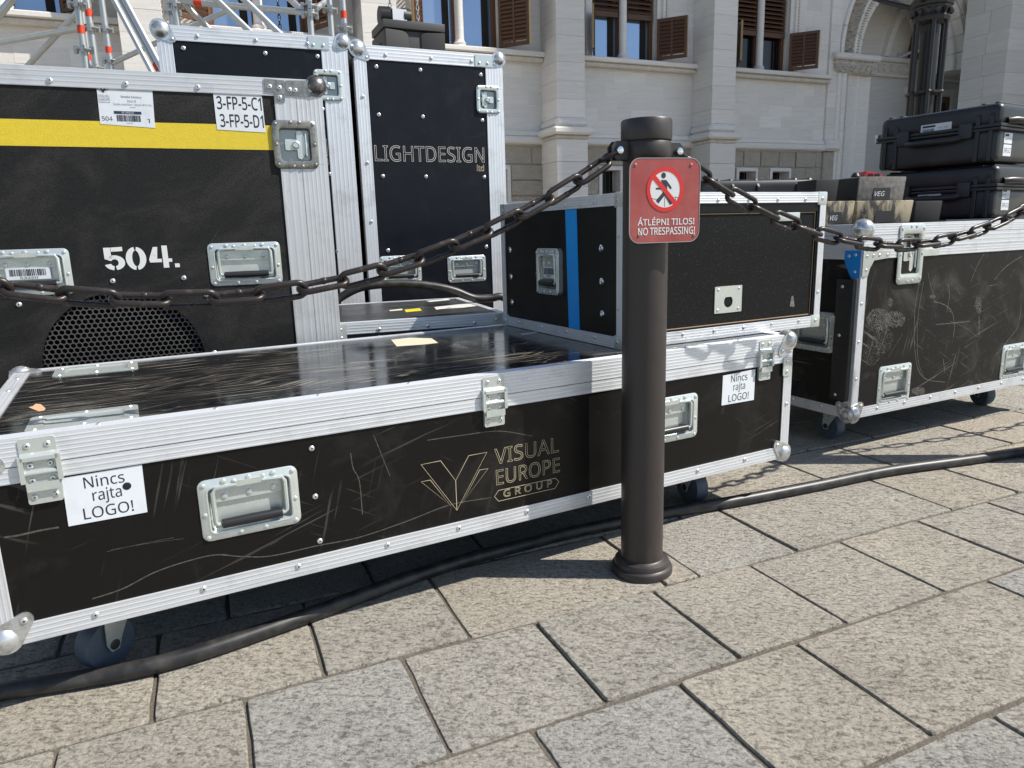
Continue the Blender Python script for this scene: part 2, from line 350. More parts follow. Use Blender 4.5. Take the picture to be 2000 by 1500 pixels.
FONT = FONTB = None
try:    # the plain sans that ships inside Blender; its default face is used if it is missing
    import os
    _fd = os.path.join(bpy.utils.resource_path('LOCAL'), 'datafiles', 'fonts')
    FONT = bpy.data.fonts.load(os.path.join(_fd, 'NotoSansHebrew-Regular.woff2'))
except Exception: FONT = None
def text(parent, body, x0, z0, x1, z1, y, mt, face='front', outline=0., shear=0., name='lettering', bold=0., origin=None, space=1.):
    """flat lettering filling the rectangle x0..x1, z0..z1 (local to the face)"""
    cu = bpy.data.curves.new('t', 'FONT'); cu.body = body; cu.size = 1; cu.align_x = 'LEFT'; cu.shear = shear; cu.space_character = space
    cu.resolution_u = 4
    if FONT: cu.font = FONT
    if outline: cu.fill_mode = 'NONE'
    cu.offset = bold
    ob = bpy.data.objects.new('t', cu); C.objects.link(ob)
    bpy.context.view_layer.update(); dg = bpy.context.evaluated_depsgraph_get()
    me = bpy.data.meshes.new_from_object(ob.evaluated_get(dg))
    bpy.data.objects.remove(ob)
    xs = [v.co.x for v in me.vertices]; ys = [v.co.y for v in me.vertices]
    ax, bx_, ay, by = min(xs), max(xs), min(ys), max(ys)
    sx, sy = (x1-x0)/(bx_-ax), (z1-z0)/(by-ay)
    me.materials.clear()
    mb = MB()
    def M(p): return (x0+(p[0]-ax)*sx, y, z0+(p[1]-ay)*sy)
    if outline:
        adj = {}
        for e in me.edges:
            a, c = e.vertices; adj.setdefault(a, []).append(c); adj.setdefault(c, []).append(a)
        seen = set()
        for st in adj:
            if st in seen: continue
            lp = [st]; seen.add(st); cur = st
            while True:
                nx = [q for q in adj[cur] if q not in seen]
                if not nx: break
                cur = nx[0]; seen.add(cur); lp.append(cur)
            pts = [M(me.vertices[i].co) for i in lp]
            ribbon(mb, pts, outline, True)
    else:
        mb.add([M(v.co) for v in me.vertices], [tuple(p.vertices) for p in me.polygons])
    bpy.data.meshes.remove(me)
    o = mb.build(name, mt, parent, fix=False); o.rotation_euler = FACE[face]
    if origin is not None: o.location = origin
    return o
def ribbon(mb, pts, wd, closed=False, mi=0):
    """flat line in an xz plane"""
    pts = [Vector(p) for p in pts]; n = len(pts); L = []; Rr = []
    for i, p in enumerate(pts):
        if closed: t = (pts[(i+1) % n]-p).normalized()+(p-pts[i-1]).normalized()
        else: t = pts[min(i+1, n-1)]-pts[max(i-1, 0)]
        if t.length < 1e-9: t = Vector((1, 0, 0))
        t.normalize(); q = Vector((-t.z, 0, t.x))*wd/2
        L.append(p+q); Rr.append(p-q)
    m_ = n if closed else n-1
    mb.add(L+Rr, [(i, (i+1) % n, n+(i+1) % n, n+i) for i in range(m_)], mi)

# ------------------------------------------------------------------ flight-case hardware
def ridge(s, w, n, h=.0004):
    return h*max(0., math.sin(2*math.pi*n*s/w))**.5 if math.sin(2*math.pi*n*s/w) > 0 else 0.
def strip(parent, p0, p1, wdir, nrm, width, mt, nr=4, t=.0025, name='edge_trim'):
    nr = int(nr*1.5)
    p0, p1, wdir, nrm = Vector(p0), Vector(p1), Vector(wdir), Vector(nrm); mb = MB(); pr = [(0, 0), (0, t)]
    N = nr*6
    for i in range(1, N): s_ = width*i/N; pr.append((s_, t+ridge(s_, width, nr)))
    pr += [(width, t), (width, 0)]
    a = [p0+wdir*s_+nrm*h for s_, h in pr]; bb = [p1+wdir*s_+nrm*h for s_, h in pr]
    mb.loops([a, bb], closed=False)
    mb.add(a, [tuple(range(len(a)))]); mb.add(bb, [tuple(range(len(bb)))])
    return mb.build(name, mt, parent)
def angle(parent, p0, p1, nA, nB, wA, wB, mt, nr=3, t=.0025, name='edge_trim'):
    """aluminium angle along p0-p1 on the edge between face A and face B"""
    nr = int(nr*1.5)
    p0, p1, nA, nB = Vector(p0), Vector(p1), Vector(nA), Vector(nB); pr = [-nB*wA]
    N = nr*6
    for i in range(N+1): s_ = wA*(1-i/N); pr.append(-nB*s_+nA*(t+(ridge(wA-s_, wA, nr) if 0 < i < N else 0)))
    pr += [nA*t+nB*t*.55, (nA+nB)*t*.92, nB*t+nA*t*.55]
    for i in range(N+1): s_ = wB*i/N; pr.append(-nA*s_+nB*(t+(ridge(s_, wB, nr) if 0 < i < N else 0)))
    pr.append(-nA*wB)
    a = [p0+q for q in pr]; bb = [p1+q for q in pr]; mb = MB(); mb.loops([a, bb], closed=False)
    mb.add(a, [tuple(range(len(a)))]); mb.add(bb, [tuple(range(len(bb)))])
    return mb.build(name, mt, parent)
def hull2(c0, r0, c1, r1, k=9):
    pts = []
    for c, r in ((c0, r0), (c1, r1)):
        for i in range(24):
            a = 2*math.pi*i/24; pts.append((c[0]+r*math.cos(a), c[1]+r*math.sin(a)))
    pts = sorted(set(pts))
    def cr(o, a, b_): return (a[0]-o[0])*(b_[1]-o[1])-(a[1]-o[1])*(b_[0]-o[0])
    lo = []
    for p in pts:
        while len(lo) > 1 and cr(lo[-2], lo[-1], p) <= 0: lo.pop()
        lo.append(p)
    up = []
    for p in reversed(pts):
        while len(up) > 1 and cr(up[-2], up[-1], p) <= 0: up.pop()
        up.append(p)
    return lo[:-1]+up[:-1]
def ball_corner(parent, corner, sg, r=.03, faces=('front',), mt='ball_zinc', reach=.044):
    """ball corner; sg = outward signs of the corner in x, y, z"""
    corner = Vector(corner); sg = Vector(sg); cen = corner-sg*r*.42
    mb = MB(); prof = []
    for i in range(11): a = math.pi*i/10; prof.append((max(r*math.sin(a), 1e-4), -r*math.cos(a)))
    mb.lathe(prof, 20, cen, smooth=True, cap=False)
    for fc in faces:
        t = .0052
        if fc in ('front', 'back'):
            ys = sg.y; poly = hull2((corner.x-sg.x*.014, corner.z-sg.z*.014), r*.98, (corner.x-sg.x*reach, corner.z-sg.z*reach*.92), .0135)
            mb.prism(poly, corner.y, corner.y+ys*t, 'y')
        elif fc in ('left', 'right'):
            poly = hull2((corner.y-sg.y*.014, corner.z-sg.z*.014), r*.98, (corner.y-sg.y*reach, corner.z-sg.z*reach*.92), .0135); mb.prism(poly, corner.x, corner.x+sg.x*t, 'x')
        else:
            poly = hull2((corner.x-sg.x*.014, corner.y-sg.y*.014), r*.98, (corner.x-sg.x*reach, corner.y-sg.y*reach), .0135); mb.prism(poly, corner.z, corner.z+sg.z*t, 'z')
    o = mb.build('ball_corner', mt, parent)
    for fc in faces:
        if fc == 'front': rivet(o, (corner.x-sg.x*reach, corner.y-.0055, corner.z-sg.z*reach*.92), 'front')
        elif fc in ('left', 'right'): rivet(o, (corner.x+sg.x*.0055, corner.y-sg.y*reach, corner.z-sg.z*reach*.92), fc)
    return o
def brace(parent, poly, y, mt='tarnished', rivets=(), face='front', name='corner_brace', t=.0022, ny=-1, k=1.):
    mb = MB(); mb.prism(poly, y, y+ny*t, 'y'); o = mb.build(name, mt, parent); o.rotation_euler = FACE[face]
    for x, z in rivets: rivet(o, (x, y+ny*t, z), k=k)
    return o
def rivdome(mb, x, z, y, r=.0048):
    mb.lathe([(r, y), (r*.9, y-.0013), (r*.5, y-.0024), (.0004, y-.0026)], 10, (x, 0, z), 'y', 0, True, False)
def handle(parent, loc, W, H, face='front', mt='zinc', lab=None):
    """spring recessed handle: dish (the part) with wire, grip and spring cover as pieces"""
    mb = MB(); r = .014; ow, oh = W*.82, H*.72; oz = -H*.01
    def lp(cz, w_, h_, rr, y): return [(x, y, z) for x, z in rrect(0, cz, w_, h_, rr)]
    mb.loops([lp(0, W, H, r, .0), lp(0, W, H, r, -.0022), lp(0, W-.003, H-.003, r-.001, -.0032), lp(oz, ow+.012, oh+.012, .014, -.0034), lp(oz, ow+.004, oh+.004, .011, -.0052), lp(oz, ow, oh, .009, -.0045), lp(oz, ow-.004, oh-.004, .008, .003), lp(oz, ow-.010, oh-.010, .006, .010)], 0, True, False, True)
    for x in (-.46, -.15, .15, .46): rivdome(mb, x*W*.97, H*.415, -.0032); 
    for x in (-.46, -.13, .13, .46): rivdome(mb, x*W*.97, -H*.44, -.0032)
    for s_ in (-1, 1): rivdome(mb, s_*W*.455, -H*.06, -.0032)
    d = mb.build('handle', mt, parent, loc, FACE[face])
    zt = oz+oh/2
    mb = MB(); cw = ow*.84; ch = oh*.40
    mb.prism(rrect(0, zt-ch/2+.004, cw, ch, .005), .0095, .004, 'y')
    mb.prism(rrect(0, zt+.003, ow*.34, oh*.13, .004), .0095, -.0065, 'y')
    for x in (-.36, 0, .36): rivdome(mb, x*cw, zt-ch*.60, .004, .0065)
    for x in (-.36, .0, .36): rivdome(mb, x*cw, zt+H*.085, -.0032, .0060)
    mb.build('spring_cover', mt, d)
    mb = MB(); xw = ow*.44; zg = oz-oh*.33
    mb.tube([(-xw*.35, -.003, zt+.001), (-xw*.92, -.004, zt), (-xw, -.004, zt-.008), (-xw, -.003, zg+.010), (-xw*.985, -.003, zg+.003), (-xw*.93, -.003, zg), (xw*.93, -.003, zg), (xw*.985, -.003, zg+.003), (xw, -.003, zg+.010), (xw, -.004, zt-.008), (xw*.92, -.004, zt), (xw*.35, -.003, zt+.001)], .0045, 8)
    mb.build('wire', mt, d)
    mb = MB(); gl = xw*.86; mb.lathe([(.005, -gl), (.0088, -gl+.002), (.0095, 0), (.0088, gl-.002), (.005, gl)], 12, (0, -.003, zg), 'x'); mb.build('grip', 'grip', d)
    if lab:
        mb = MB(); lw, lh = ow*.62, oh*.34; mb.prism(rrect(0, oz-oh*.02, lw, lh, .002), .0035, .003, 'y'); lb = mb.build('sticker', 'sticker', d)
        barcode(lb, -lw*.42, lw*.42, oz-oh*.08, oz+oh*.12, .0026, 26)
        text(lb, lab, -lw*.2, oz-oh*.17, lw*.2, oz-oh*.10, .0026, 'ink')
    return d
def barcode(parent, x0, x1, z0, z1, y, n, mt='ink'):
    mb = MB(); rg = random.Random(int(n*7+x1*1000)); x = x0; st = (x1-x0)/n
    while x < x1-st*.5:
        wd = st*rg.choice((.3, .45, .8)); mb.add([(x, y, z0), (x+wd, y, z0), (x+wd, y, z1), (x, y, z1)], [(0, 1, 2, 3)]); x += wd+st*rg.choice((.3, .5, .7))
    return mb.build('barcode', mt, parent, fix=False)
def butterfly(parent, loc, W, H, mt='zinc', flip=1, face='front', rim=None):
    mb = MB(); ow, oh = W*.70, H*.68
    def lp(w_, h_, rr, y): return [(x, y, z) for x, z in rrect(0, 0, w_, h_, rr)]
    mb.loops([lp(W, H, .016, 0), lp(W, H, .016, -.0025), lp(W-.004, H-.004, .015, -.0042), lp(ow+.012, oh+.012, .013, -.0046), lp(ow, oh, .009, -.003), lp(ow-.004, oh-.004, .007, .004)], 0, True); mb.loops([lp(ow-.004, oh-.004, .007, .004), lp(ow-.008, oh-.008, .006, .013)], 1, True, False, True)
    for sx in (-1, 1):
        for z in (-.44, .44): rivdome(mb, sx*W*.42, z*H*.95, -.0042, .0055)
        rivdome(mb, sx*W*.43, 0, -.0042, .0055)
    for x in (-.08, .12):
        for z in (-.455, .455): rivdome(mb, x*W, z*H, -.0042, .0055)
    d = mb.build('latch', [rim or mt, 'zinc_recess_shade'], parent, (loc[0], loc[1]-.0012, loc[2]), FACE[face])  # pocket colour darkened as recess shade, so the wing stands out
    # wing, boss, hook
    mb = MB(); f = flip
    wing = [(f*x*ow, z*oh) for x, z in ((.06, .40), (.16, .44), (.24, .38), (.40, .08), (.42, 0), (.40, -.08), (.24, -.38), (.16, -.44), (.06, -.40), (.05, -.15), (-.02, -.06), (-.02, .06), (.05, .15))]
    mb.prism(wing, .006, .0045, 'y'); mb.box((-.08*ow, .006, -.16*oh), (.06*ow, .0035, .16*oh)); mb.build('wing', mt, d)
    mb = MB(); mb.lathe([(.011, .006), (.011, -.001), (.008, -.003), (.0075, -.0015), (.001, -.0015)], 16, (f*.02*ow, 0, 0), 'y'); mb.build('boss', mt, d)
    mb = MB(); mb.prism(rrect(-f*.20*ow, 0, ow*.26, oh*.34, .004), .008, .002, 'y'); mb.tube([(f*.34*ow, .002, -.34*oh), (f*.34*ow, .002, .34*oh)], .0028, 8); mb.build('hook', mt, d)
    return d
def castor(parent, x, y, a, rot=0., wr=.05, wt=.040):
    c = MB(); c.box((-.05, -.045, a-.006), (.05, .045, a-.0005)); c.lathe([(.032, a-.006), (.034, a-.014), (.028, a-.022)], 16)
    for s_ in (-1, 1):
        poly = [(-.030, a-.02), (.034, a-.02), (.037, wr+.004), (.030, wr-.012), (.014, wr-.012), (.004, wr+.012)]
        c.prism(poly, s_*(wt/2+.006), s_*(wt/2+.009), 'y')
    c.box((-.036, -wt/2-.009, a-.024), (.036, wt/2+.009, a-.018))
    o = c.build('castor', 'zinc', parent, (x, y, 0), (0, 0, rot))
    mb = MB(); mb.lathe([(wr*.72, -wt/2), (wr*.96, -wt/2), (wr, -wt*.38), (wr, wt*.38), (wr*.96, wt/2), (wr*.72, wt/2)], 28, (.022, 0, wr), 'y'); mb.build('tyre', 'wheel_blue', o)
    mb = MB(); mb.lathe([(.006, -wt/2-.011), (.010, -wt/2-.010), (.010, -wt*.40), (wr*.74, -wt*.40), (wr*.74, wt*.40), (.010, wt*.40), (.010, wt/2+.010), (.006, wt/2+.011)], 20, (.022, 0, wr), 'y', smooth=False); mb.build('hub', 'hub_dark', o)
    return o
def body(parent, x0, x1, y0, y1, z0, z1, mt, holes=(), name='panel', topmat=None):
    """box with rectangular openings (x0,x1,z0,z1) in its front and a shallow cavity behind them"""
    mb = MB()
    xs = sorted({x0, x1, *[h for a in holes for h in a[:2]]}); zs = sorted({z0, z1, *[h for a in holes for h in a[2:4]]})
    for i in range(len(xs)-1):
        for j in range(len(zs)-1):
            cx, cz = (xs[i]+xs[i+1])/2, (zs[j]+zs[j+1])/2
            if any(a < cx < b_ and c < cz < d for a, b_, c, d in holes): continue
            mb.add([(xs[i], y0, zs[j]), (xs[i+1], y0, zs[j]), (xs[i+1], y0, zs[j+1]), (xs[i], y0, zs[j+1])], [(0, 1, 2, 3)])
    mb.add([(x0, y0, z0), (x1, y0, z0), (x1, y1, z0), (x0, y1, z0), (x0, y0, z1), (x1, y0, z1), (x1, y1, z1), (x0, y1, z1)], [(0, 3, 2, 1), (1, 2, 6, 5), (2, 3, 7, 6), (3, 0, 4, 7)])
    mb.add([(x0, y0, z1), (x1, y0, z1), (x1, y1, z1), (x0, y1, z1)], [(0, 1, 2, 3)], 1 if topmat else 0)
    return mb.build(name, [mt, topmat] if topmat else mt, parent, fix=False)
def lr(n, a, b_): return [a+(b_-a)*(i+.5)/n for i in range(n)]

class Case:
    def __init__(s, deg, N, u0, name, label, cat='flight case', z0=0.):
        s.e, s.n = axes(deg); s.N = N; s.u0 = u0; s.deg = deg
        loc = s.e*u0+s.n*N; loc.z = z0; s.z0 = z0
        s.o = thing(name, label, cat, loc, R(deg))
    def f(s, px, py):
        p = on_plane(px, py, s.n*s.N, s.n); return p.dot(s.e)-s.u0, p.z-s.z0
    def side(s, px, py):
        p = on_plane(px, py, s.e*s.u0, s.e); return s.N-p.dot(s.n), p.z-s.z0
    def top(s, px, py, z):
        p = on_z(px, py, z+s.z0); return p.dot(s.e)-s.u0, s.N-p.dot(s.n)
    def rect(s, x0, y0, x1, y1):
        """pixel box -> local rectangle on the front face"""
        a = s.f(x0, (y0+y1)/2)[0]; b_ = s.f(x1, (y0+y1)/2)[0]; xm = (x0+x1)/2
        return a, s.f(xm, y1)[1], b_, s.f(xm, y0)[1]

# ================================================================== THE SETTING
# ground: one sheet to the horizon; paved strip near the cases laid stone by stone
mb = MB(); mb.add([(-200, -200, -.05), (200, -200, -.05), (200, 200, -.05), (-200, 200, -.05)], [(0, 1, 2, 3)])
g = mb.build('ground', 'plaza_far', fix=False); g['kind'] = 'structure'
PV = thing('pavement', 'beige granite paving slabs laid in rows across the square', 'pavement', (0, 0, 0), R(23.4))
del PV['label'], PV['category']; PV['kind'] = 'structure'
mb = MB(); mb.add([(-14, -3, -.0062), (26, -3, -.0062), (26, 12.0, -.0062), (-14, 12.0, -.0062)], [(0, 1, 2, 3)])
mb.build('joint_bed', 'joint_sand', PV, fix=False)
ROWS = [-.845, -.55, -.255, .045, .341, .637, .933, 1.228, 1.534, 1.822, 2.115, 2.412]
while ROWS[-1] < 11.6: ROWS.append(ROWS[-1]+.297)
KNOWN = {.341: [-.17, .14, .43, .545, .835, 1.118, 1.41], .637: [-.15, .135, .42, .708, .987, 1.557, 1.84], .933: [-.585, -.295, -.007, .28, .567, .858, 1.137, 1.43, 1.72, 2.01], 1.228: [-.45, -.157, .135, .424, .905, .998, 1.298, 1.876, 2.168, 2.46], 1.534: [.30, .6, 1.17, 1.764, 2.065, 2.64]}
def stone_mesh(u0, u1, v0, v1, rg, fine=True):
    g_ = .0034; pts = []
    q_ = lambda g0: g0*rg.uniform(.6, 1.4)
    cs = [(u0+q_(g_), v0+q_(g_*1.5)), (u1-q_(g_), v0+q_(g_*1.5)), (u1-q_(g_), v1-q_(g_*1.5)), (u0+q_(g_), v1-q_(g_*1.5))]
    for i in range(4):
        a, b_ = Vector(cs[i]), Vector(cs[(i+1) % 4]); dd = (b_-a); L = dd.length; q = Vector((-dd.y, dd.x))/L
        k = 5 if fine else 1
        pts.append(a+(q+dd/L)*.002)
        if fine: 
            pts.append(a+dd*(.012/L))
            for j in range(1, k): pts.append(a+dd*(j/k)+q*rg.uniform(-.0014, .0016))
            pts.append(b_-dd*(.012/L))
    c = sum(pts, Vector((0, 0)))/len(pts); lps = []
    tz = rg.uniform(-.0022, .0018); tx, ty = rg.uniform(-.003, .003), rg.uniform(-.003, .003)
    def Z(p): return tz+tx*(p.x-c.x)+ty*(p.y-c.y)
    for ins, dz in ((0, -.03), (0, -.0035), (.0018, -.0006), (.006, 0)):
        lp = []
        for p in pts:
            d = (c-p); q = p+d.normalized()*ins*1.2; lp.append((q.x-c.x, q.y-c.y, Z(p)+dz))
        lps.append(lp)
    mb = MB(); mb.loops(lps, smooth=False, cap1=True); return mb, c
rg = random.Random(3); n_near = 0; far = MB()
for i in range(len(ROWS)-1):
    v0, v1 = ROWS[i], ROWS[i+1]; k = round(v0, 3)
    us = KNOWN.get(k, [.2+rg.random()*.3])[:]
    while us[0] > -9: us.insert(0, us[0]-rg.choice((.29, .30, .32, .42, .45, .58)))
    while us[-1] < 22: us.append(us[-1]+rg.choice((.28, .30, .30, .33, .45, .57)))
    for a, b_ in zip(us, us[1:]):
        cu, cv = (a+b_)/2, (v0+v1)/2
        p = Matrix.Rotation(R(23.4), 3, 'Z') @ Vector((cu, cv, 0)); d = p-CAM; z_ = d.dot(CF)
        vis = False
        if z_ > .3:
            X = 1000+FPX*d.dot(CR)/z_; Y = 750-FPX*d.dot(CU)/z_
            vis = -330 < X < 2330 and 560 < Y < 1950 and v0 < 5.4 and (X > 1350 or v0 < 1.9)
        if vis and n_near < 290:
            mbs, c = stone_mesh(a, b_, v0, v1, rg); mbs.build('paving_stone', 'paver', PV, (c.x, c.y, 0), fix=False); n_near += 1
        elif -8 < cu < 16 and v0 < 8.5:
            mbs, c = stone_mesh(a, b_, v0, v1, rg, False)
            far.add([(x+c.x, y+c.y, z) for x, y, z in mbs.v], mbs.f)
o = far.build('distant_paving_stones', 'paver', PV, fix=False); o['kind'] = 'stuff'

# ------------------------------------------------------------------ the stone palace behind
WY = 23.3; WN = -12.08; WE, WNn = axes(WY)
BL = thing('stone_palace', 'pale limestone palace with pilasters, shuttered windows and a carved arch', 'building', WNn*WN, R(WY))
def wf(px, py, off=0.):
    p = on_plane(px, py, WNn*(WN-off), WNn); return p.dot(WE), p.z
rg = random.Random(11)
def block(x0, x1, y0, y1, z0, z1, mt='limestone', name='stone_block', bv=.008):
    mb = MB(); mb.box((x0-(x0+x1)/2, y0-(y0+y1)/2, z0-(z0+z1)/2), (x1-(x0+x1)/2, y1-(y0+y1)/2, z1-(z0+z1)/2))
    return mb.build(name, mt, BL, ((x0+x1)/2, (y0+y1)/2, (z0+z1)/2), bevel=bv, bseg=1)
def ashlar(x0, x1, z0, z1, y, ch, bw, mt='limestone', thick=.12, gap=.003, rough=.003, bv=.0025):
    n = max(1, round((z1-z0)/ch)); h = (z1-z0)/n
    for j in range(n):
        k = max(1, round((x1-x0)/bw)); off = (0 if j % 2 else .5) if k > 1 else 0
        cuts = [x0]
        for q in range(k+1):
            x = x0+(q+off+rg.uniform(-.12, .12))*(x1-x0)/k
            if x0+.12 < x < x1-.12: cuts.append(x)
        cuts.append(x1)
        for a, b_ in zip(cuts, cuts[1:]):
            yy = y-rg.uniform(0, rough); block(a+gap/2, b_-gap/2, yy, y+thick, z0+j*h+gap/2, z0+(j+1)*h-gap/2, mt, bv=bv)
def wall_backing(x0, x1, z0, z1, y, holes):
    o = body(BL, x0, x1, y, y+.5, z0, z1, 'limestone', holes, 'wall'); return o
PIL = [-3.93, -.63, 2.66, 5.95, 9.24]     # left edge of each pilaster face
BAYS = [(a+.545, b_) for a, b_ in zip(PIL, PIL[1:])]+[(9.785, 12.75)]
WC = [-2.0, 1.24, 4.47, 7.70, 10.96]      # window centres
WHW = .70; WZ0, WZ1 = 3.86, 6.6
holes = [(c-WHW, c+WHW, WZ0, WZ1) for c in WC]
SM = [(10.435, 10.875), (11.325, 11.785), (7.17, 7.57), (8.06, 8.5), (4.78, 5.22), (3.9, 4.34)]
holes += [(a, b_, .95, 1.895) for a, b_ in SM]
wall_backing(-9, 12.75, 0, 10.5, .03, holes)
for i, (a, b_) in enumerate(BAYS):
    c = WC[i]
    ashlar(a, b_, 2.56, 3.67, .03, .225, .62)
    for x0, x1 in ((a, c-WHW-.16), (c+WHW+.16, b_)):
        if x1-x0 > .1: ashlar(x0, x1, 3.86, 5.75, .03, .3, .5)
    # sill course and moulding under it
    block(a-.0, b_-.0, -.16, .05, 3.78, 3.86, 'limestone', 'sill', .012); block(a, b_, -.10, .04, 3.70, 3.777, 'carved', 'sill_moulding', .02)
    # plinth moulding
    block(a, b_, -.10, .06, 2.33, 2.455, 'limestone', 'plinth_moulding', .03); block(a, b_, -.05, .06, 2.458, 2.555, 'limestone', 'plinth_moulding', .02)
    # rock-faced base with basement window openings
    ops = [s_ for s_ in SM if a < s_[0] < b_]
    z1 = 1.98
    xs = sorted([a, b_]+[q for s_ in ops for q in (s_[0]-.07, s_[1]+.07)])
    ashlar(a, b_, z1, 2.31, .0, .33, .5, 'limestone_rough', .1, .016, .03, .012)
    for q in range(0, len(xs)-1, 2):
        if xs[q+1]-xs[q] > .08: ashlar(xs[q], xs[q+1], .35, z1, .0, .27, .55, 'limestone_rough', .1, .016, .03, .012)
    for x0, x1 in ops:
        mb = MB(); mb.box((x0-.065, -.03, .95), (x0, .25, 1.96)); mb.box((x1, -.03, .95), (x1+.065, .25, 1.96)); mb.box((x0-.0, -.03, 1.895), (x1+.0, .25, 1.96))
        o = mb.build('basement_window', 'limestone', BL, bevel=.006, bseg=1)
        mb = MB(); mb.box((x0, .25, .95), (x1, .27, 1.895)); mb.build('pane', 'glass_dark', o)
        mb = MB()
        for k in (1/3, 2/3): mb.tube([(x0+(x1-x0)*k, .16, .95), (x0+(x1-x0)*k, .16, 1.895)], .01, 6)
        mb.tube([(x0, .16, 1.5), (x1, .16, 1.5)], .01, 6); mb.build('bar', 'iron_black', o)
# pilasters with moulded pedestal
for i, x in enumerate(PIL):
    x1 = x+.545; z = 2.72
    heights = []
    while z < 6.2: heights.append(z); z += rg.choice((.26, .3, .34, .42))
    for a, b_ in zip(heights, heights[1:]): block(x, x1, -.58-rg.uniform(0, .002), .03, a+.0012, b_-.0012, 'limestone', 'pilaster_stone', .0025)
    block(x, x1, -.58, .03, heights[-1], 10, 'limestone', 'pilaster')
    block(x-.05, x1+.05, -.63, .03, 2.56, 2.717, 'limestone', 'pilaster_base', .05)
    block(x-.13, x1+.13, -.71, .03, 2.43, 2.557, 'limestone', 'pilaster_base', .035)
    block(x-.06, x1+.06, -.64, .03, 2.36, 2.427, 'carved', 'pilaster_base', .03)
    zz = .3
    while zz < 2.3:
        z2 = min(2.357, zz+.42); block(x-.035, x1+.035, -.615, .03, zz+.002, z2-.002, 'limestone', 'pilaster_stone', .006); zz += .42
    block(x-.12, x1+.12, -.7, .03, 0, .297, 'limestone', 'pilaster_base', .02)
# windows
def shutter(hx, hy, z0, z1, wd, ang, pale=True, side=1):
    """louvred leaf hinged at hx, opened by ang (deg) outwards"""
    mb = MB(); t = .035
    for a, b_ in ((0, .05), (wd/2-.02, wd/2+.02), (wd-.05, wd)): mb.box((a, -t/2, z0), (b_, t/2, z1))
    for a in (z0, z1-.06): mb.box((.0, -t/2+.002, a), (wd, t/2-.002, a+.06))
    o = mb.build('shutter', ['wood_shutter'], BL, (hx, hy, 0), (0, 0, R(ang)))
    n = int((z1-z0-.14)/.062)
    for k in range(n):
        z = z0+.075+k*(z1-z0-.14)/n
        for a, b_ in ((.05, wd/2-.02), (wd/2+.02, wd-.05)):
            m2 = MB(); m2.add([(a, -t*.48, z), (b_, -t*.48, z), (b_, t*.40, z+.072), (a, t*.40, z+.072), (a, -t*.48, z+.008), (b_, -t*.48, z+.008), (b_, t*.40, z+.080), (a, t*.40, z+.080)], [(0, 1, 2, 3), (4, 5, 6, 7), (0, 1, 5, 4), (2, 3, 7, 6)])
            m2.build('slat', 'wood_shutter', o, fix=False)
    mb = MB(); mb.box((wd+.001, -t/2, z0), (wd+.014, t/2, z1)); mb.build('leaf_edge', 'wood_edge', o)
    return o
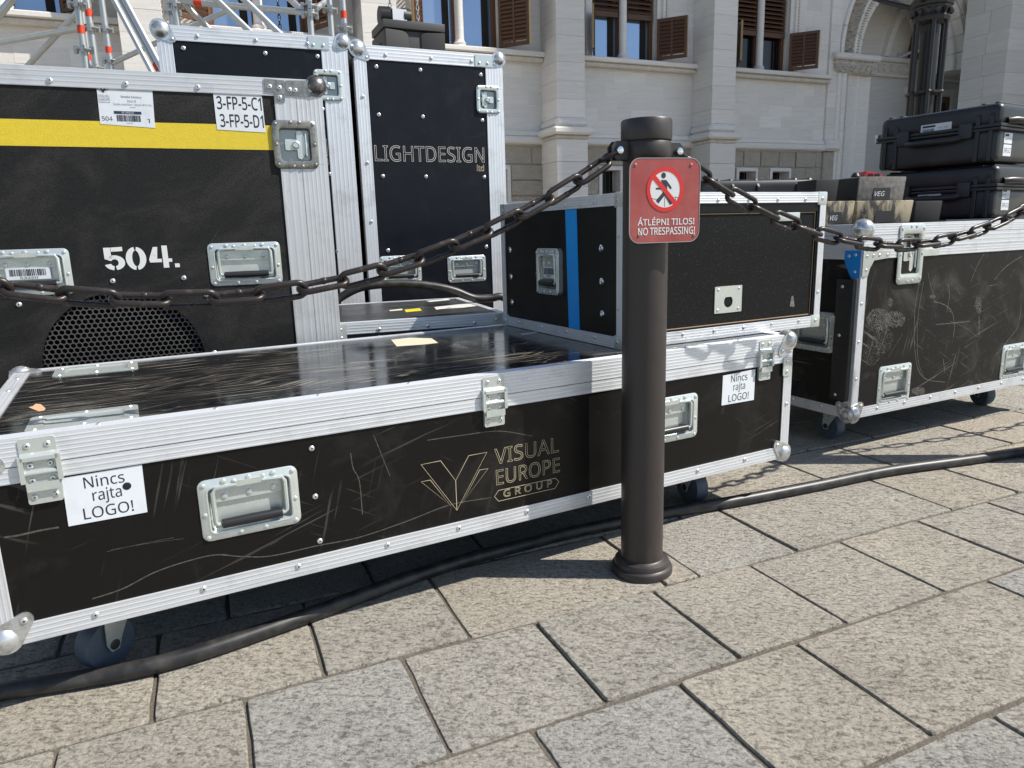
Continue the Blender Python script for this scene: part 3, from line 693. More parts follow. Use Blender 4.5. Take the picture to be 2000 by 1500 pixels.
for i, c in enumerate(WC):
    x0, x1 = c-WHW, c+WHW; yb = .22
    mb = MB(); mb.box((x0-.16, -.02, 3.862), (x0-.1, .3, 6.7)); mb.box((x0-.1, .05, 3.862), (x0-.04, .3, 6.7)); mb.box((x0-.04, .12, 3.862), (x0, .3, 6.7))
    mb.box((x1+.1, -.02, 3.862), (x1+.16, .3, 6.7)); mb.box((x1+.04, .05, 3.862), (x1+.1, .3, 6.7)); mb.box((x1, .12, 3.862), (x1+.04, .3, 6.7)); mb.box((x0, .1, WZ1), (x1, .3, 6.7))
    wd_ = mb.build('window', 'limestone', BL, bevel=.012, bseg=2)
    mb = MB()
    for k in range(38): mb.box((x1+.165, -.035, 3.98+k*.06), (x1+.195, .03, 4.015+k*.06))
    mb.build('bead_moulding', 'carved', wd_)
    mb = MB()   # wooden frame: two lights
    for a, b_ in ((x0+.0, x0+.07), (c-.085, c+.085), (x1-.07, x1)): mb.box((a, yb-.04, 3.862), (b_, yb+.06, WZ1))
    mb.box((x0+.07, yb-.03, 3.862), (c-.085, yb+.06, 3.95)); mb.box((c+.085, yb-.03, 3.862), (x1-.07, yb+.06, 3.95))
    mb.box((x0+.07, yb-.03, 5.4), (c-.085, yb+.06, 5.5)); mb.box((c+.085, yb-.03, 5.4), (x1-.07, yb+.06, 5.5))
    mb.build('window_frame', 'wood_dark', wd_, bevel=.008, bseg=1)
    dark = i == 4
    for a, b_ in ((x0+.07, c-.085), (c+.085, x1-.07)):
        mb = MB(); mb.box((a, yb+.025, 3.95), (b_, yb+.035, WZ1)); mb.build('pane', 'glass_dark' if dark else 'glass', wd_)
        if not dark:
            mb = MB(); mb.box((b_-.17, yb+.003, 3.95), (b_-.06, yb+.02, WZ1)); mb.build('casement_stile', 'interior_dark', wd_)
    # stone colonnette in front of the mullion
    mb = MB(); mb.lathe([(.12, 3.862), (.12, 3.90), (.10, 3.92), (.115, 3.95), (.085, 3.98), (.075, 4.02), (.072, 6.5)], 16, (c, .12, 0)); mb.build('colonnette', 'limestone', wd_)
    if i in (3, 4):   # lowered louvres in the head of the window
        zb = 4.62 if i == 3 else 4.55
        for a, b_ in ((x0+.05, c-.1), (c+.1, x1-.05)):
            mb = MB(); mb.box((a, yb-.10, zb), (b_, yb-.05, zb+.09)); bl = mb.build('louvre', 'wood_shutter', wd_)
            k = 0
            z = zb+.1
            while z < WZ1-.05:
                m2 = MB(); m2.add([(a, yb-.11, z), (b_, yb-.11, z), (b_, yb-.05, z+.06), (a, yb-.05, z+.06)], [(0, 1, 2, 3)]); m2.add([(a, yb-.11, z+.014), (b_, yb-.11, z+.014), (b_, yb-.05, z+.074), (a, yb-.05, z+.074)], [(0, 1, 2, 3)]); m2.add([(a, yb-.11, z), (b_, yb-.11, z), (b_, yb-.11, z+.014), (a, yb-.11, z+.014)], [(0, 1, 2, 3)]); m2.build('louvre_slat', 'wood_shutter', wd_, fix=False); z += .082
    zt = {0: 5.9, 1: 5.9, 2: 5.2, 3: 4.62, 4: 4.62}[i]
    shutter(x1-.02, -.0, 3.9, zt, .56, -47 if i != 1 else -60)
    shutter(x0+.02, -.0, 3.9, zt, .56, 180+58 if i != 1 else 180+35)
# the carved portal on the right
PC, PZ = 15.63, 4.33
PR = [(2.59, 2.50, -.05, 'limestone'), (2.485, 2.12, .11, 'carved'), (2.105, 2.02, .06, 'limestone'), (2.005, 1.86, .16, 'carved'), (1.845, 1.73, .2, 'limestone'), (1.72, 1.60, .42, 'limestone')]
def arc(r, k, n): 
    a = math.pi-math.pi*k/n; return PC+r*math.cos(a), PZ+1.0*r*math.sin(a)
for ro, ri, yy, mt in PR:
    for k in range(14):
        mb = MB(); poly = []
        for q in range(4): poly.append(arc(ro, k+q/3*.985, 14))
        for q in range(3, -1, -1): poly.append(arc(ri, k+q/3*.985, 14))
        mb.prism(poly, yy, 1.0, 'y'); mb.build('arch_stone', mt, BL, bevel=.012, bseg=1)
def leaf_bumps(ro, ri, yy, n, name):
    mb = MB(); rr = random.Random(5)
    for k in range(n):
        t = k/n*14*.55; r_ = ri+(ro-ri)*rr.random(); x, z = arc(r_, t, 14); s_ = rr.uniform(.03, .06)
        a = rr.random()*6.28; c_, d_ = math.cos(a)*s_, math.sin(a)*s_
        mb.add([(x-c_, yy-.004, z-d_), (x-d_*.45, yy-.03, z+c_*.45), (x+c_, yy-.006, z+d_), (x+d_*.45, yy-.03, z-c_*.45)], [(0, 1, 2, 3)])
        mb.add([(x-c_, yy-.004, z-d_), (x-d_*.45, yy-.075, z+c_*.45), (x, yy-.11, z), (x+c_, yy-.006, z+d_), (x+d_*.45, yy-.03, z-c_*.45)], [(0, 1, 2), (1, 3, 2), (3, 4, 2), (4, 0, 2)])
    o = mb.build(name, 'carved', BL, fix=False); o['kind'] = 'stuff'
leaf_bumps(2.47, 2.14, .11, 1100, 'carved_foliage'); 
mb = MB()
for k in range(60):
    x, z = arc(1.93, k/60*14*.6, 14); mb.box((x-.05, .12, z-.016), (x+.05, .165, z+.016))
mb.build('carved_beads', 'carved', BL)
# wall round the arch, jambs, capital band
for x0, x1 in ((12.75, 13.03),): ashlar(x0, x1, 2.56, 7.2, -.02, .34, .4)
mb = MB()
poly = [(12.75, 4.3)]
for k in range(15): poly.append(arc(2.595, k, 14))
poly += [(18.2, 4.3), (18.2, 10.5), (12.75, 10.5)]
mb.prism(poly, .01, .55, 'y'); mb.build('arch_wall', 'limestone', BL)
block(12.80, 14.15, -.16, 1., 4.20, 4.33, 'limestone', 'capital_band', .03); block(12.86, 14.1, -.10, 1., 4.06, 4.197, 'carved', 'capital_band', .04); block(12.92, 14.06, -.06, 1., 3.94, 4.057, 'carved', 'capital_band', .03)
mb = MB(); rr = random.Random(9)
for k in range(210):
    x = 12.86+1.22*rr.random(); z = 3.96+.22*rr.random(); s_ = rr.uniform(.02, .045); mb.add([(x-s_, -.09, z-s_*.5), (x+s_, -.09, z-s_*.5), (x, -.10, z+s_*1.3), (x, -.14, z)], [(0, 1, 3), (1, 2, 3), (2, 0, 3)])
o = mb.build('carved_leaves', 'carved', BL, fix=False); o['kind'] = 'stuff'
for x, yy, r_ in ((13.05, -.02, .055), (13.2, .02, .09), (13.42, .06, .045), (13.55, .10, .05), (13.72, .12, .075), (13.9, .2, .05), (14.02, .26, .04)):
    mb = MB(); mb.lathe([(r_, .5), (r_, 3.94)], 14, (x, yy, 0)); mb.build('shaft', 'limestone', BL)
block(13.0, 14.1, .06, 1., 0, 3.94, 'limestone', 'jamb', .01)
block(12.70, 13.12, -.16, .02, 2.33, 2.56, 'limestone', 'plinth_moulding', .05); block(12.72, 13.05, -.06, .02, .3, 2.327, 'limestone_rough', 'stone_block', .02)
# deep back wall of the porch with blind niche, frieze, lunette and door
YB = 1.75
block(13.5, 24, YB, YB+.3, 0, 8, 'limestone', 'porch_wall'); block(13.0, 24, .6, YB+.3, 8, 8.3, 'limestone', 'porch_ceiling')
def at_back(px, py, yy=YB): return wf(px, py, yy)
nx0, nz0 = at_back(1728, 112); nx1, _ = at_back(1790, 118); nzt = at_back(1758, 33)[1]
mb = MB(); nc = (nx0+nx1)/2; hw = (nx1-nx0)/2; outer = []; inner = []
for k in range(17):
    t = k/16*2-1; zz = lambda w_, h_: nz0+h_*(1-abs(t)**2.2)
    outer.append((nc+t*(hw+.16), nz0+(nzt-nz0+.24)*(1-abs(t)**2.2))); inner.append((nc+t*hw, nz0+(nzt-nz0)*(1-abs(t)**2.2)))
mb.loops([[(x, YB-.13, z) for x, z in outer], [(x, YB-.13, z) for x, z in inner], [(x, YB-.001, z) for x, z in inner]], closed=False); mb.loops([[(x, YB, z) for x, z in outer], [(x, YB-.13, z) for x, z in outer]], closed=False)
mb.build('niche_arch', 'limestone', BL)
fz1 = at_back(1760, 122)[1]; fz0 = at_back(1760, 147)[1]
block(13.6, 23.9, YB-.10, YB, fz1-.03, fz1+.1, 'limestone', 'frieze', .03); block(13.6, 23.9, YB-.05, YB, fz0, fz1-.033, 'carved', 'frieze', .01); block(13.6, 23.9, YB-.09, YB, fz0-.08, fz0-.003, 'limestone', 'frieze', .02)
for k in range(15):
    mb = MB(); mb.lathe([(.09, YB-.05), (.085, YB-.075), (.05, YB-.06), (.02, YB-.085)], 12, (14.3+k*.27, 0, (fz0+fz1)/2-.02), 'y'); mb.build('roundel', 'carved', BL)
lx1, lz0 = at_back(1872, 132); lc = lx1-1.0
mb = MB()
for rr_, y_, mt in ((1.0, YB-.06, 0), (.88, YB-.09, 1)):
    poly = [(lc+rr_*math.cos(math.pi*k/16), lz0+rr_*1.55*math.sin(math.pi*k/16)) for k in range(17)]
    mb.prism(poly, y_, y_+.04, 'y', mt)
mb.build('lunette_window', ['wood_dark', 'glass_dark'], BL)
dx0 = at_back(1818, 215)[0]; dx1 = at_back(1848, 215)[0]; dz = at_back(1835, 190)[1]
mb = MB(); mb.box((dx0-.9, YB-.08, 0), (dx1, YB, dz)); d = mb.build('door', 'wood_dark', BL)
mb = MB(); mb.box((dx0-.7, YB-.1, 1.2), (dx1-.18, YB-.082, dz-.16)); mb.build('pane', 'glass_dark', d)
block(dx1+.0, dx1+.22, YB-.12, YB, 0, dz+.2, 'limestone', 'door_surround', .02); block(dx0-1.1, dx1+.0, YB-.12, YB, dz+.002, dz+.2, 'limestone', 'door_surround', .02)
# great projecting pier of the portico, running out of the frame on the right
pu = wf(1880, 100)[0]; pp = on_plane(1968, 100, WE*pu, WE); pd = WN-pp.dot(WNn)
zz = .3
while zz < 6.5:
    z2 = zz+.46; mid = pd*rg.uniform(.4, .6)
    for a, b_ in ((pd, mid), (mid, .0)):
        block(pu, pu+1.5, a+.003, b_-.003, zz+.0015, z2-.0015, 'limestone', 'pier_stone', .003)
    zz = z2
block(pu, pu+1.5, pd, .0, zz, 12.5, 'limestone', 'pier'); block(pu-.1, pu+1.6, pd-.1, .0, 0, .297, 'limestone', 'pier', .02)
block(pu-.9+.9, pu+1.7, pd-.14, pd-.003, 2.35, 2.75, 'limestone', 'pier_base', .08)
block(pu+1.502, pu+16, -7.4, .0, 0, 27, 'limestone', 'portico_shade_mass')  # unseen bulk added past the frame, deep and tall enough to shade the facade
# ------------------------------------------------------------------ security camera in the niche
p = at_back(1760, 108); q0 = at_back(1752, 113)
cc = thing('security_camera', 'small grey dome camera on a wall arm in the blind niche', 'camera', WNn*WN+WE*p[0]-WNn*(YB-.02), R(WY))
cc.location.z = p[1]-.1
mb = MB(); mb.box((-.16, -.04, -.05), (-.05, .02, .13)); mb.tube([(-.1, -.03, .03), (.0, -.2, .10), (.12, -.34, .18)], .035, 8); mb.build('wall_arm', 'cctv_white', cc)
mb = MB(); mb.lathe([(.03, .17), (.10, .14), (.11, .08), (.085, .07)], 14, (.13, -.36, 0)); mb.build('hood', 'cctv_white', cc)
mb = MB(); mb.lathe([(.08, .068), (.065, .02), (.03, -.01), (.002, -.018)], 14, (.13, -.36, 0)); mb.build('dome', 'glass_dark', cc)
# ------------------------------------------------------------------ lamp post
LPd = 9.2; b0 = at_depth(1803, 215, LPd); x0_, y0_ = b0.x, b0.y
LP = thing('lamp_post', 'ornate black cast-iron lamp post of clustered columns before the arch', 'lamp post', (x0_, y0_, 0))
mb = MB(); mb.lathe([(.34, 0), (.34, .25), (.30, .3), (.27, .6), (.2, .7), (.115, .76), (.10, 3.25)], 8, smooth=False); mb.build('shaft', 'iron_black', LP)
zr = at_depth(1800, 183, LPd).z; zc0 = at_depth(1805, 45, LPd).z; zc1 = at_depth(1808, 4, LPd).z
for k in range(6):
    a = R(60*k+12); mb = MB(); cx, cy = .175*math.cos(a), .175*math.sin(a)
    mb.lathe([(.035, .7), (.024, .8), (.024, zr-.02), (.042, zr), (.024, zr+.02), (.022, zc0)], 8, (cx, cy, 0)); mb.build('colonnette', 'iron_black', LP)
mb = MB(); mb.lathe([(.10, zr-.03), (.19, zr-.012), (.19, zr+.012), (.10, zr+.03)], 12, smooth=False); mb.build('collar', 'iron_black', LP)
mb = MB(); mb.lathe([(.10, 3.0), (.10, zc0-.03), (.19, zc0), (.205, zc0+.04), (.19, zc0+.09), (.205, zc0+.16), (.225, zc1-.06), (.235, zc1), (.215, zc1+.04), (.12, zc1+.1), (.1, zc1+.9), (.02, zc1+1.0)], 14, smooth=False); mb.build('capital', 'iron_black', LP)
for k in range(14):
    a = 2*math.pi*k/14; mb = MB(); mb.lathe([(.005, -.035), (.03, -.01), (.028, .02), (.006, .035)], 6, (.205*math.cos(a), .205*math.sin(a), zc0+.1)); mb.build('leaf', 'iron_black', LP)
for k in range(4):
    a = R(90*k+35); mb = MB(); pts = []
    for q in range(13):
        t = q/12; pts.append(((.2+.75*t)*math.cos(a), (.2+.75*t)*math.sin(a), zc1-.02+.05*math.sin(t*5)+.55*t*t))
    mb.tube(pts, .03, 8); ar = mb.build('arm', 'iron_black', LP)
    mb = MB(); mb.lathe([(.06, 0), (.16, .08), (.19, .25), (.12, .42), (.03, .46)], 14, (.95*math.cos(a), .95*math.sin(a), zc1+.55)); mb.build('globe', 'white_lamp', ar)
# ------------------------------------------------------------------ scaffolding
def upright(parent, px, py, Y, z1=5.2, z0=0., r=.024, roses=(), bands=()):
    p = at_depth(px, py, Y); mb = MB(); mb.tube([(p.x, p.y, z0), (p.x, p.y, z1)], r, 12); o = mb.build('upright', 'galv', parent)
    for yy in roses:
        z = at_depth(px, yy, Y).z; mb = MB(); mb.lathe([(.03, z-.012), (.062, z-.004), (.062, z+.004), (.03, z+.012)], 10, (p.x, p.y, 0), smooth=False); mb.build('rosette', 'galv', o)
        for k in range(4):
            a = R(90*k+20); mb = MB(); mb.box((p.x+.05*math.cos(a)-.012, p.y+.05*math.sin(a)-.012, z-.03), (p.x+.05*math.cos(a)+.012, p.y+.05*math.sin(a)+.012, z+.022)); mb.build('wedge', 'galv', o)
    for yy in bands:
        z = at_depth(px, yy, Y).z; mb = MB(); mb.tube([(p.x, p.y, z-.028), (p.x, p.y, z+.028)], r+.0015, 12); mb.build('band', 'band_red', o)
    return p
def brace_tube(parent, a, b_, Y0, Y1, r=.024, band=None, ext=(0., 0.), name='brace'):
    p, q = at_depth(*a, Y0), at_depth(*b_, Y1); d = q-p; p2 = p-d*ext[0]; q2 = q+d*ext[1]
    mb = MB(); mb.tube([p2, q2], r, 12); o = mb.build(name, 'galv', parent)
    if band is not None:
        c = p.lerp(q, band); dn = d.normalized(); mb = MB(); mb.tube([c-dn*.03, c+dn*.03], r+.0015, 12); mb.build('band', 'band_red', o)
S1 = thing('scaffold_tower', 'galvanised scaffold tower with red banded tubes beside the leftmost window', 'scaffold', (0, 0, 0))
upright(S1, 160, 70, 5.6, roses=(8, 97), bands=(58,)); upright(S1, 178, 60, 5.9, roses=(55, 133), bands=(25,))
upright(S1, 207, 60, 7.2, roses=(57, 118), bands=(98,), r=.026); upright(S1, 171, 100, 7.4, bands=(112,))
upright(S1, 338, 10, 7.2, roses=(23,)); upright(S1, 332, 10, 7.5, roses=(22,)); 
brace_tube(S1, (0, 83), (168, 53), 6.6, 5.9, ext=(.6, 0)); brace_tube(S1, (55, 128), (165, 10), 6.6, 6.2, ext=(2.2, .8)); brace_tube(S1, (0, 28), (22, 0), 5.2, 5.2, ext=(2, 3))
brace_tube(S1, (222, 0), (296, 140), 5.6, 5.5, r=.018, ext=(.5, 2.3)); brace_tube(S1, (236, 0), (310, 138), 5.5, 5.4, r=.02, band=.96, ext=(.5, 2.3)); brace_tube(S1, (244, 0), (318, 138), 5.45, 5.35, r=.022, ext=(.5, 2.3))
brace_tube(S1, (220, 123), (318, 78), 7.2, 7.2, ext=(0, 1.5))
S2 = thing('scaffold_rig', 'galvanised scaffold frame with diagonal braces before the sunlit shuttered window', 'scaffold', (0, 0, 0))
upright(S2, 605, 25, 5.9, roses=(28, 12)); upright(S2, 645, 25, 6.6, roses=(19,)); upright(S2, 672, 40, 6.3, roses=(55,), bands=(29,)); upright(S2, 342, 6, 5.9, roses=(8,))
brace_tube(S2, (352, 2), (604, 25), 5.9, 5.9, band=.14, name='ledger')
brace_tube(S2, (424, 0), (478, 52), 5.8, 5.8, ext=(1.5, 6)); brace_tube(S2, (478, 0), (534, 54), 5.7, 5.7, ext=(1.5, 6)); brace_tube(S2, (354, 2), (396, 44), 5.9, 6.0, ext=(0, 6)); brace_tube(S2, (568, 0), (592, 22), 6.2, 6.0, ext=(3, 0)); brace_tube(S2, (614, 20), (604, 28), 6.2, 5.9, ext=(3, 0))
# hanging chain of the hoist before the window
hc = thing('hoist_chain', 'thin dark hoist chain hanging before the sunlit shuttered window', 'chain', at_depth(547, 55, 6.0))
p0 = at_depth(547, 55, 6.0); p1 = at_depth(545, 0, 6.0)
mb = MB()
for k in range(34):
    a = k % 2*math.pi/2; pts = []
    for q in range(8):
        t = 2*math.pi*q/8; pts.append((.010*math.cos(t)*math.cos(a), .010*math.cos(t)*math.sin(a), -.6+k*.034+.021*math.sin(t)))
    mb.tube(pts, .004, 5, closed=True)
mb.build('link_run', 'iron_black', hc)
# ------------------------------------------------------------------ hanging loudspeaker with chain hoist
q = at_depth(810, 60, 7.4)
SPt = q.z
SA = thing('loudspeaker_array', 'black loudspeaker array hung from a chain hoist above the tall flight case', 'loudspeaker', (q.x, q.y, 0), R(24))
pw = .31
zt = at_depth(812, 40, 7.4).z; zb = zt-.75
mb = MB(); mb.box((-pw, 0, zt-.08), (pw, .45, zt-.0062)); mb.build('flying_frame', 'speaker_grey', SA, bevel=.008)
for j in range(2):
    za, zc = zt-.085-.31*(j+1)+.006, zt-.085-.31*j-.004
    mb = MB(); mb.box((-pw+.01, .03, za), (pw-.01, .5, zc)); cab = mb.build('cabinet', 'speaker_grey', SA, bevel=.01)
    for s_ in (-1, 1):
        mb = MB(); prof = [(s_*.065, .02), (s_*(pw-.012), -.028), (s_*(pw-.012), .05), (s_*.03, .06)]
        mb.prism([(x, y) for x, y in prof], za+.006, zc-.006, 'z'); mb.build('grille', 'speaker_mesh', cab, bevel=.012)
    for k in range(3):
        mb = MB(); mb.box((-pw+.006, .12+k*.12, za+.16), (-pw+.0105, .19+k*.12, za+.20)); mb.build('vent', 'hole', cab)
mb = MB(); mb.lathe([(.04, -.16), (.085, -.155), (.09, -.06), (.075, -.05), (.075, .07), (.09, .08), (.085, .15), (.04, .155)], 16, (-.12, .25, zt+.085), 'x'); ht = mb.build('chain_hoist', 'iron_black', SA)
mb = MB(); mb.box((-.16, .17, zt+.04), (-.02, .19, zt+.14)); mb.build('label_plate', 'sticker', ht)
mb = MB(); mb.lathe([(.02, zt+.3), (.12, zt+.33), (.12, zt+.5), (.05, zt+.54)], 14, (-.05, .25, 0)); mb.build('hook_block', 'iron_black', SA)
for x in (-.16, .12):
    mb = MB()
    for k in range(40):
        a = k % 2*math.pi/2; pts = []
        for q_ in range(8):
            t = 2*math.pi*q_/8; pts.append((x+.013*math.cos(t)*math.cos(a), .25+.013*math.cos(t)*math.sin(a), zt+.02+k*.042+.026*math.sin(t)))
        mb.tube(pts, .005, 5, closed=True)
    mb.build('hoist_chain', 'galv', SA)

# ================================================================== BOLLARDS, CHAINS, SIGN
BX = [Vector((-1.32, .895, 0)), Vector((.298, 1.568, 0)), Vector((1.835, 2.275, 0)), Vector((3.39, 2.95, 0))]
BLAB = ['dark brown steel chain bollard left of the long case, without a sign', 'dark brown steel chain bollard carrying the red no trespassing sign', 'dark brown steel chain bollard beside the scuffed wheeled chest, without a sign', 'dark brown steel chain bollard beyond the scuffed wheeled chest, at the end of the chains']
LDIR = (BX[2]-BX[0]).normalized()
def zpx(px, py, Y): return at_depth(px, py, Y).z
b1 = BX[1]; zcap0 = zpx(1262, 279, b1.y); zlug = zpx(1230, 297, b1.y)
def bollard(pos, lab):
    o = thing('bollard', lab, 'bollard', pos, 0, 'chain bollards in a row')
    mb = MB(); mb.lathe([(.049, .03), (.049, zcap0+.005)], 40); mb.build('post', 'bollard_paint', o)
    mb = MB(); mb.lathe([(.047, zcap0), (.0525, zcap0+.003), (.0535, zcap0+.007), (.0535, 1.018), (.0515, 1.0215), (.03, 1.024), (.001, 1.0245)], 40); mb.build('cap', 'bollard_paint', o)
    mb = MB(); mb.lathe([(.072, 0), (.0725, .012), (.0705, .0165), (.066, .0185), (.0645, .020), (.0635, .030), (.061, .033), (.0535, .0345), (.05, .038), (.049, .038)], 40); mb.build('base_flange', 'bollard_paint', o)
    mb = MB(); mb.lathe([(.050, zlug-.018), (.0515, zlug-.016), (.0515, zlug+.016), (.050, zlug+.018)], 32); cl = mb.build('collar', 'bollard_paint', o)
    for s_ in (-1, 1):
        ax = LDIR*s_; an = math.atan2(ax.y, ax.x)
        for k in (-1, 1):
            mb = MB(); poly = [(.046, -.019), (.078, -.019), (.090, -.006), (.090, .008), (.080, .019), (.046, .019)]
            mb.prism(poly, k*.005, k*.010, 'y'); mb.build('lug', 'bollard_paint', cl, (0, 0, zlug), (0, 0, an), bevel=.0008, bseg=1)
        mb = MB(); mb.lathe([(.003, -.02), (.0075, -.019), (.0085, -.0135), (.008, -.010), (.008, .010), (.0085, .013), (.0075, .017), (.003, .018)], 12, (.074, 0, 0), 'y'); mb.build('bolt', 'bolt_steel', cl, (0, 0, zlug), (0, 0, an))
    return o
for p, l_ in zip(BX, BLAB): bollard(p, l_)
# link mesh, along local x
PITCH_L = .075; WIRE = .0056
def link_mesh():
    pts = []; rw = .0142; hl = (PITCH_L+2*WIRE)/2-rw
    for i in range(9): a = -math.pi/2+math.pi*i/8; pts.append((hl+rw*math.cos(a), 0, rw*math.sin(a)))
    for i in range(9): a = math.pi/2+math.pi*i/8; pts.append((-hl+rw*math.cos(a), 0, rw*math.sin(a)))
    mb = MB(); mb.tube(pts, WIRE, 10, closed=True)
    mb.lathe([(WIRE, -.0045), (WIRE*1.13, -.0025), (WIRE*1.16, 0), (WIRE*1.13, .0025), (WIRE, .0045)], 10, (.004, 0, -rw), 'x', cap=False)   # weld bead
    o = mb.build('link', 'chain_paint'); me = o.data; bpy.data.objects.remove(o); return me
LM = link_mesh()
def chain(a, b_, sag, lab, roll=.35):
    d = (b_-a).normalized(); p = a+d*.098; q = b_-d*.098; z0 = zlug-.022
    N = 400; cur = [Vector((*(p.lerp(q, i/N)).xy, z0-4*sag*(i/N)*(1-i/N))) for i in range(N+1)]
    L = [0.]
    for i in range(N): L.append(L[-1]+(cur[i+1]-cur[i]).length)
    n = round(L[-1]/PITCH_L); st = L[-1]/n
    o = thing('barrier_chain', lab, 'chain', (p.x, p.y, 0), 0, 'chains between the bollards')
    def at(s_):
        for i in range(N):
            if L[i+1] >= s_: return cur[i].lerp(cur[i+1], (s_-L[i])/(L[i+1]-L[i]))
        return cur[-1]
    rg = random.Random(4)
    for k in range(n):
        A, B = at(k*st), at((k+1)*st); t = (B-A).normalized(); c = (A+B)/2
        up = Vector((0, 0, 1)); sd_ = up.cross(t).normalized(); u2 = t.cross(sd_)
        M = Matrix((t, sd_, u2)).transposed() @ Matrix.Rotation(roll+(math.pi/2 if k % 2 else 0)+rg.uniform(-.09, .09), 3, 'X')
        l_ = link('link', LM, o); l_.location = c-Vector((p.x, p.y, 0)); l_.rotation_euler = M.to_euler()
    # shackles at both ends
    for e, s_ in ((p, 1), (q, -1)):
        mb = MB(); v = Vector((d.x*s_, d.y*s_, -.55)).normalized(); c0 = e-d*s_*.024+Vector((0, 0, zlug)); sdv = Vector((-d.y, d.x, 0))
        pts = [c0+sdv*.013, c0+v*.022+sdv*.013, c0+v*.034+sdv*.006, c0+v*.036, c0+v*.034-sdv*.006, c0+v*.022-sdv*.013, c0-sdv*.013]
        mb.tube([x-Vector((p.x, p.y, 0)) for x in pts], .005, 8); mb.build('shackle', 'chain_paint', o)
    return o
chain(BX[0], BX[1], .235, 'dark barrier chain sagging in front of the long black case and smoke machine case', .5)
chain(BX[1], BX[2], .20, 'dark barrier chain sagging between the sign bollard and the scuffed wheeled chest', .35)
chain(BX[2], BX[3], .21, 'dark barrier chain running on past the scuffed wheeled chest')
# sign
se, sn = axes(15.5); sp = BX[1]+sn*.066; 
def sg(px, py):
    p = on_plane(px, py, sp, sn); return p.dot(se), p.z
sx0 = sg(1230, 390)[0]; sx1 = sg(1366, 390)[0]; sz1 = sg(1297, 309)[1]; sz0 = sg(1297, 473)[1]
SC = ((sx0+sx1)/2, (sz0+sz1)/2); SWd = sx1-sx0; SHt = sz1-sz0
so = sp-se*sp.dot(se)+se*SC[0]
SG = thing('no_trespassing_sign', 'faded red metal no trespassing sign clamped to the chain bollard', 'sign', (so.x, so.y, SC[1]), R(15.5))
def S(px, py): a = sg(px, py); return a[0]-SC[0], a[1]-SC[1]
mb = MB(); pl = rrect(0, 0, SWd, SHt, .022, 8); mb.prism(pl, 0, .0022, 'y'); mb.build('plate', 'sign_red', SG)
mb = MB(); mb.loops([[(x, .0022, z) for x, z in rrect(0, 0, SWd+.002, SHt+.002, .023, 8)], [(x, -.0006, z) for x, z in rrect(0, 0, SWd+.002, SHt+.002, .023, 8)], [(x, -.0006, z) for x, z in rrect(0, 0, SWd-.0005, SHt-.0005, .0217, 8)]]); mb.build('plate_edge', 'sign_back', SG)
cx, cz = S(1299, 370); rO = (S(1335, 370)[0]-S(1263, 370)[0])/2; rz = (S(1299, 326)[1]-S(1299, 414)[1])/2
def ell(k, n=40, cx=cx, cz=cz): return [(cx+rO*k*math.cos(2*math.pi*i/n), cz+rz*k*math.sin(2*math.pi*i/n)) for i in range(n)]
mb = MB(); mb.prism(ell(.99), -.0004, -.0001, 'y'); mb.build('white_disc', 'sign_white', SG)
def T(x, z): return cx+x*rO, cz+z*rz
fig = MB()
fig.prism([(T(-.1, .62)[0]+.125*rO*math.cos(2*math.pi*i/20), T(-.1, .62)[1]+.13*rz*math.sin(2*math.pi*i/20)) for i in range(20)], -.0007, -.0004, 'y')
for poly in ([(-.22, .42), (.05, .42), (.30, .15), (.36, .05), (.28, .0), (.10, .2), (.12, -.05), (.08, -.2), (-.14, -.15), (-.12, .05), (-.2, .2)], [(-.5, .08), (-.12, .08), (-.12, 0), (-.5, 0)], [(-.12, -.12), (.04, -.2), (-.35, -.62), (-.5, -.5)], [(-.02, -.12), (.1, -.1), (.42, -.62), (.28, -.7), (-.05, -.25)]):
    fig.prism([T(*p) for p in poly], -.0007, -.0004, 'y')
fig.build('walking_figure', 'sign_dark', SG)
mb = MB(); 
for pts in ([(-.75, -.38), (-.55, -.43), (-.4, -.42), (-.2, -.36), (-.1, -.33)], [(-.02, -.33), (-.02, -.78)], [(.58, -.33), (.58, -.55)], [(.0, -.33), (.2, -.42), (.4, -.42), (.55, -.34), (.72, -.38)]):
    ribbon(mb, [(T(*p)[0], -.0005, T(*p)[1]) for p in pts], .0011)
mb.build('chain_pictogram', 'sign_dark', SG, fix=False)
mb = MB(); mb.loops([[(x, -.0009, z) for x, z in ell(1.)], [(x, -.0009, z) for x, z in ell(.81)]]); 
a, b_ = T(-.66, .60), T(.60, -.66); dx, dz = b_[0]-a[0], b_[1]-a[1]; L_ = math.hypot(dx, dz); ox, oz = -dz/L_*.0048, dx/L_*.0048
mb.add([(a[0]+ox, -.00095, a[1]+oz), (b_[0]+ox, -.00095, b_[1]+oz), (b_[0]-ox, -.00095, b_[1]-oz), (a[0]-ox, -.00095, a[1]-oz)], [(0, 1, 2, 3)])
mb.build('prohibition_ring', 'sign_ring', SG, fix=False)
for body_, (x0, y0, x1, y1) in (('ÁTLÉPNI TILOS!', (1245, 423, 1356, 440)), ('NO TRESPASSING!', (1246, 442, 1357, 459))):
    p, q = S(x0, y1), S(x1, y0); text(SG, body_, p[0], p[1]-.0012, q[0], q[1]+(.0012 if 'T' in body_[:2] else 0), -.0006, 'sign_white', bold=.012)
for px, py in ((1241, 322), (1350, 322), (1248, 460), (1355, 459)):
    x, z = S(px, py); mb = MB(); mb.lathe([(.0034, 0), (.0032, -.0012), (.0012, -.0019), (.0012, -.0012)], 10, (x, 0, z), 'y'); mb.build('screw', 'brass_screw', SG)
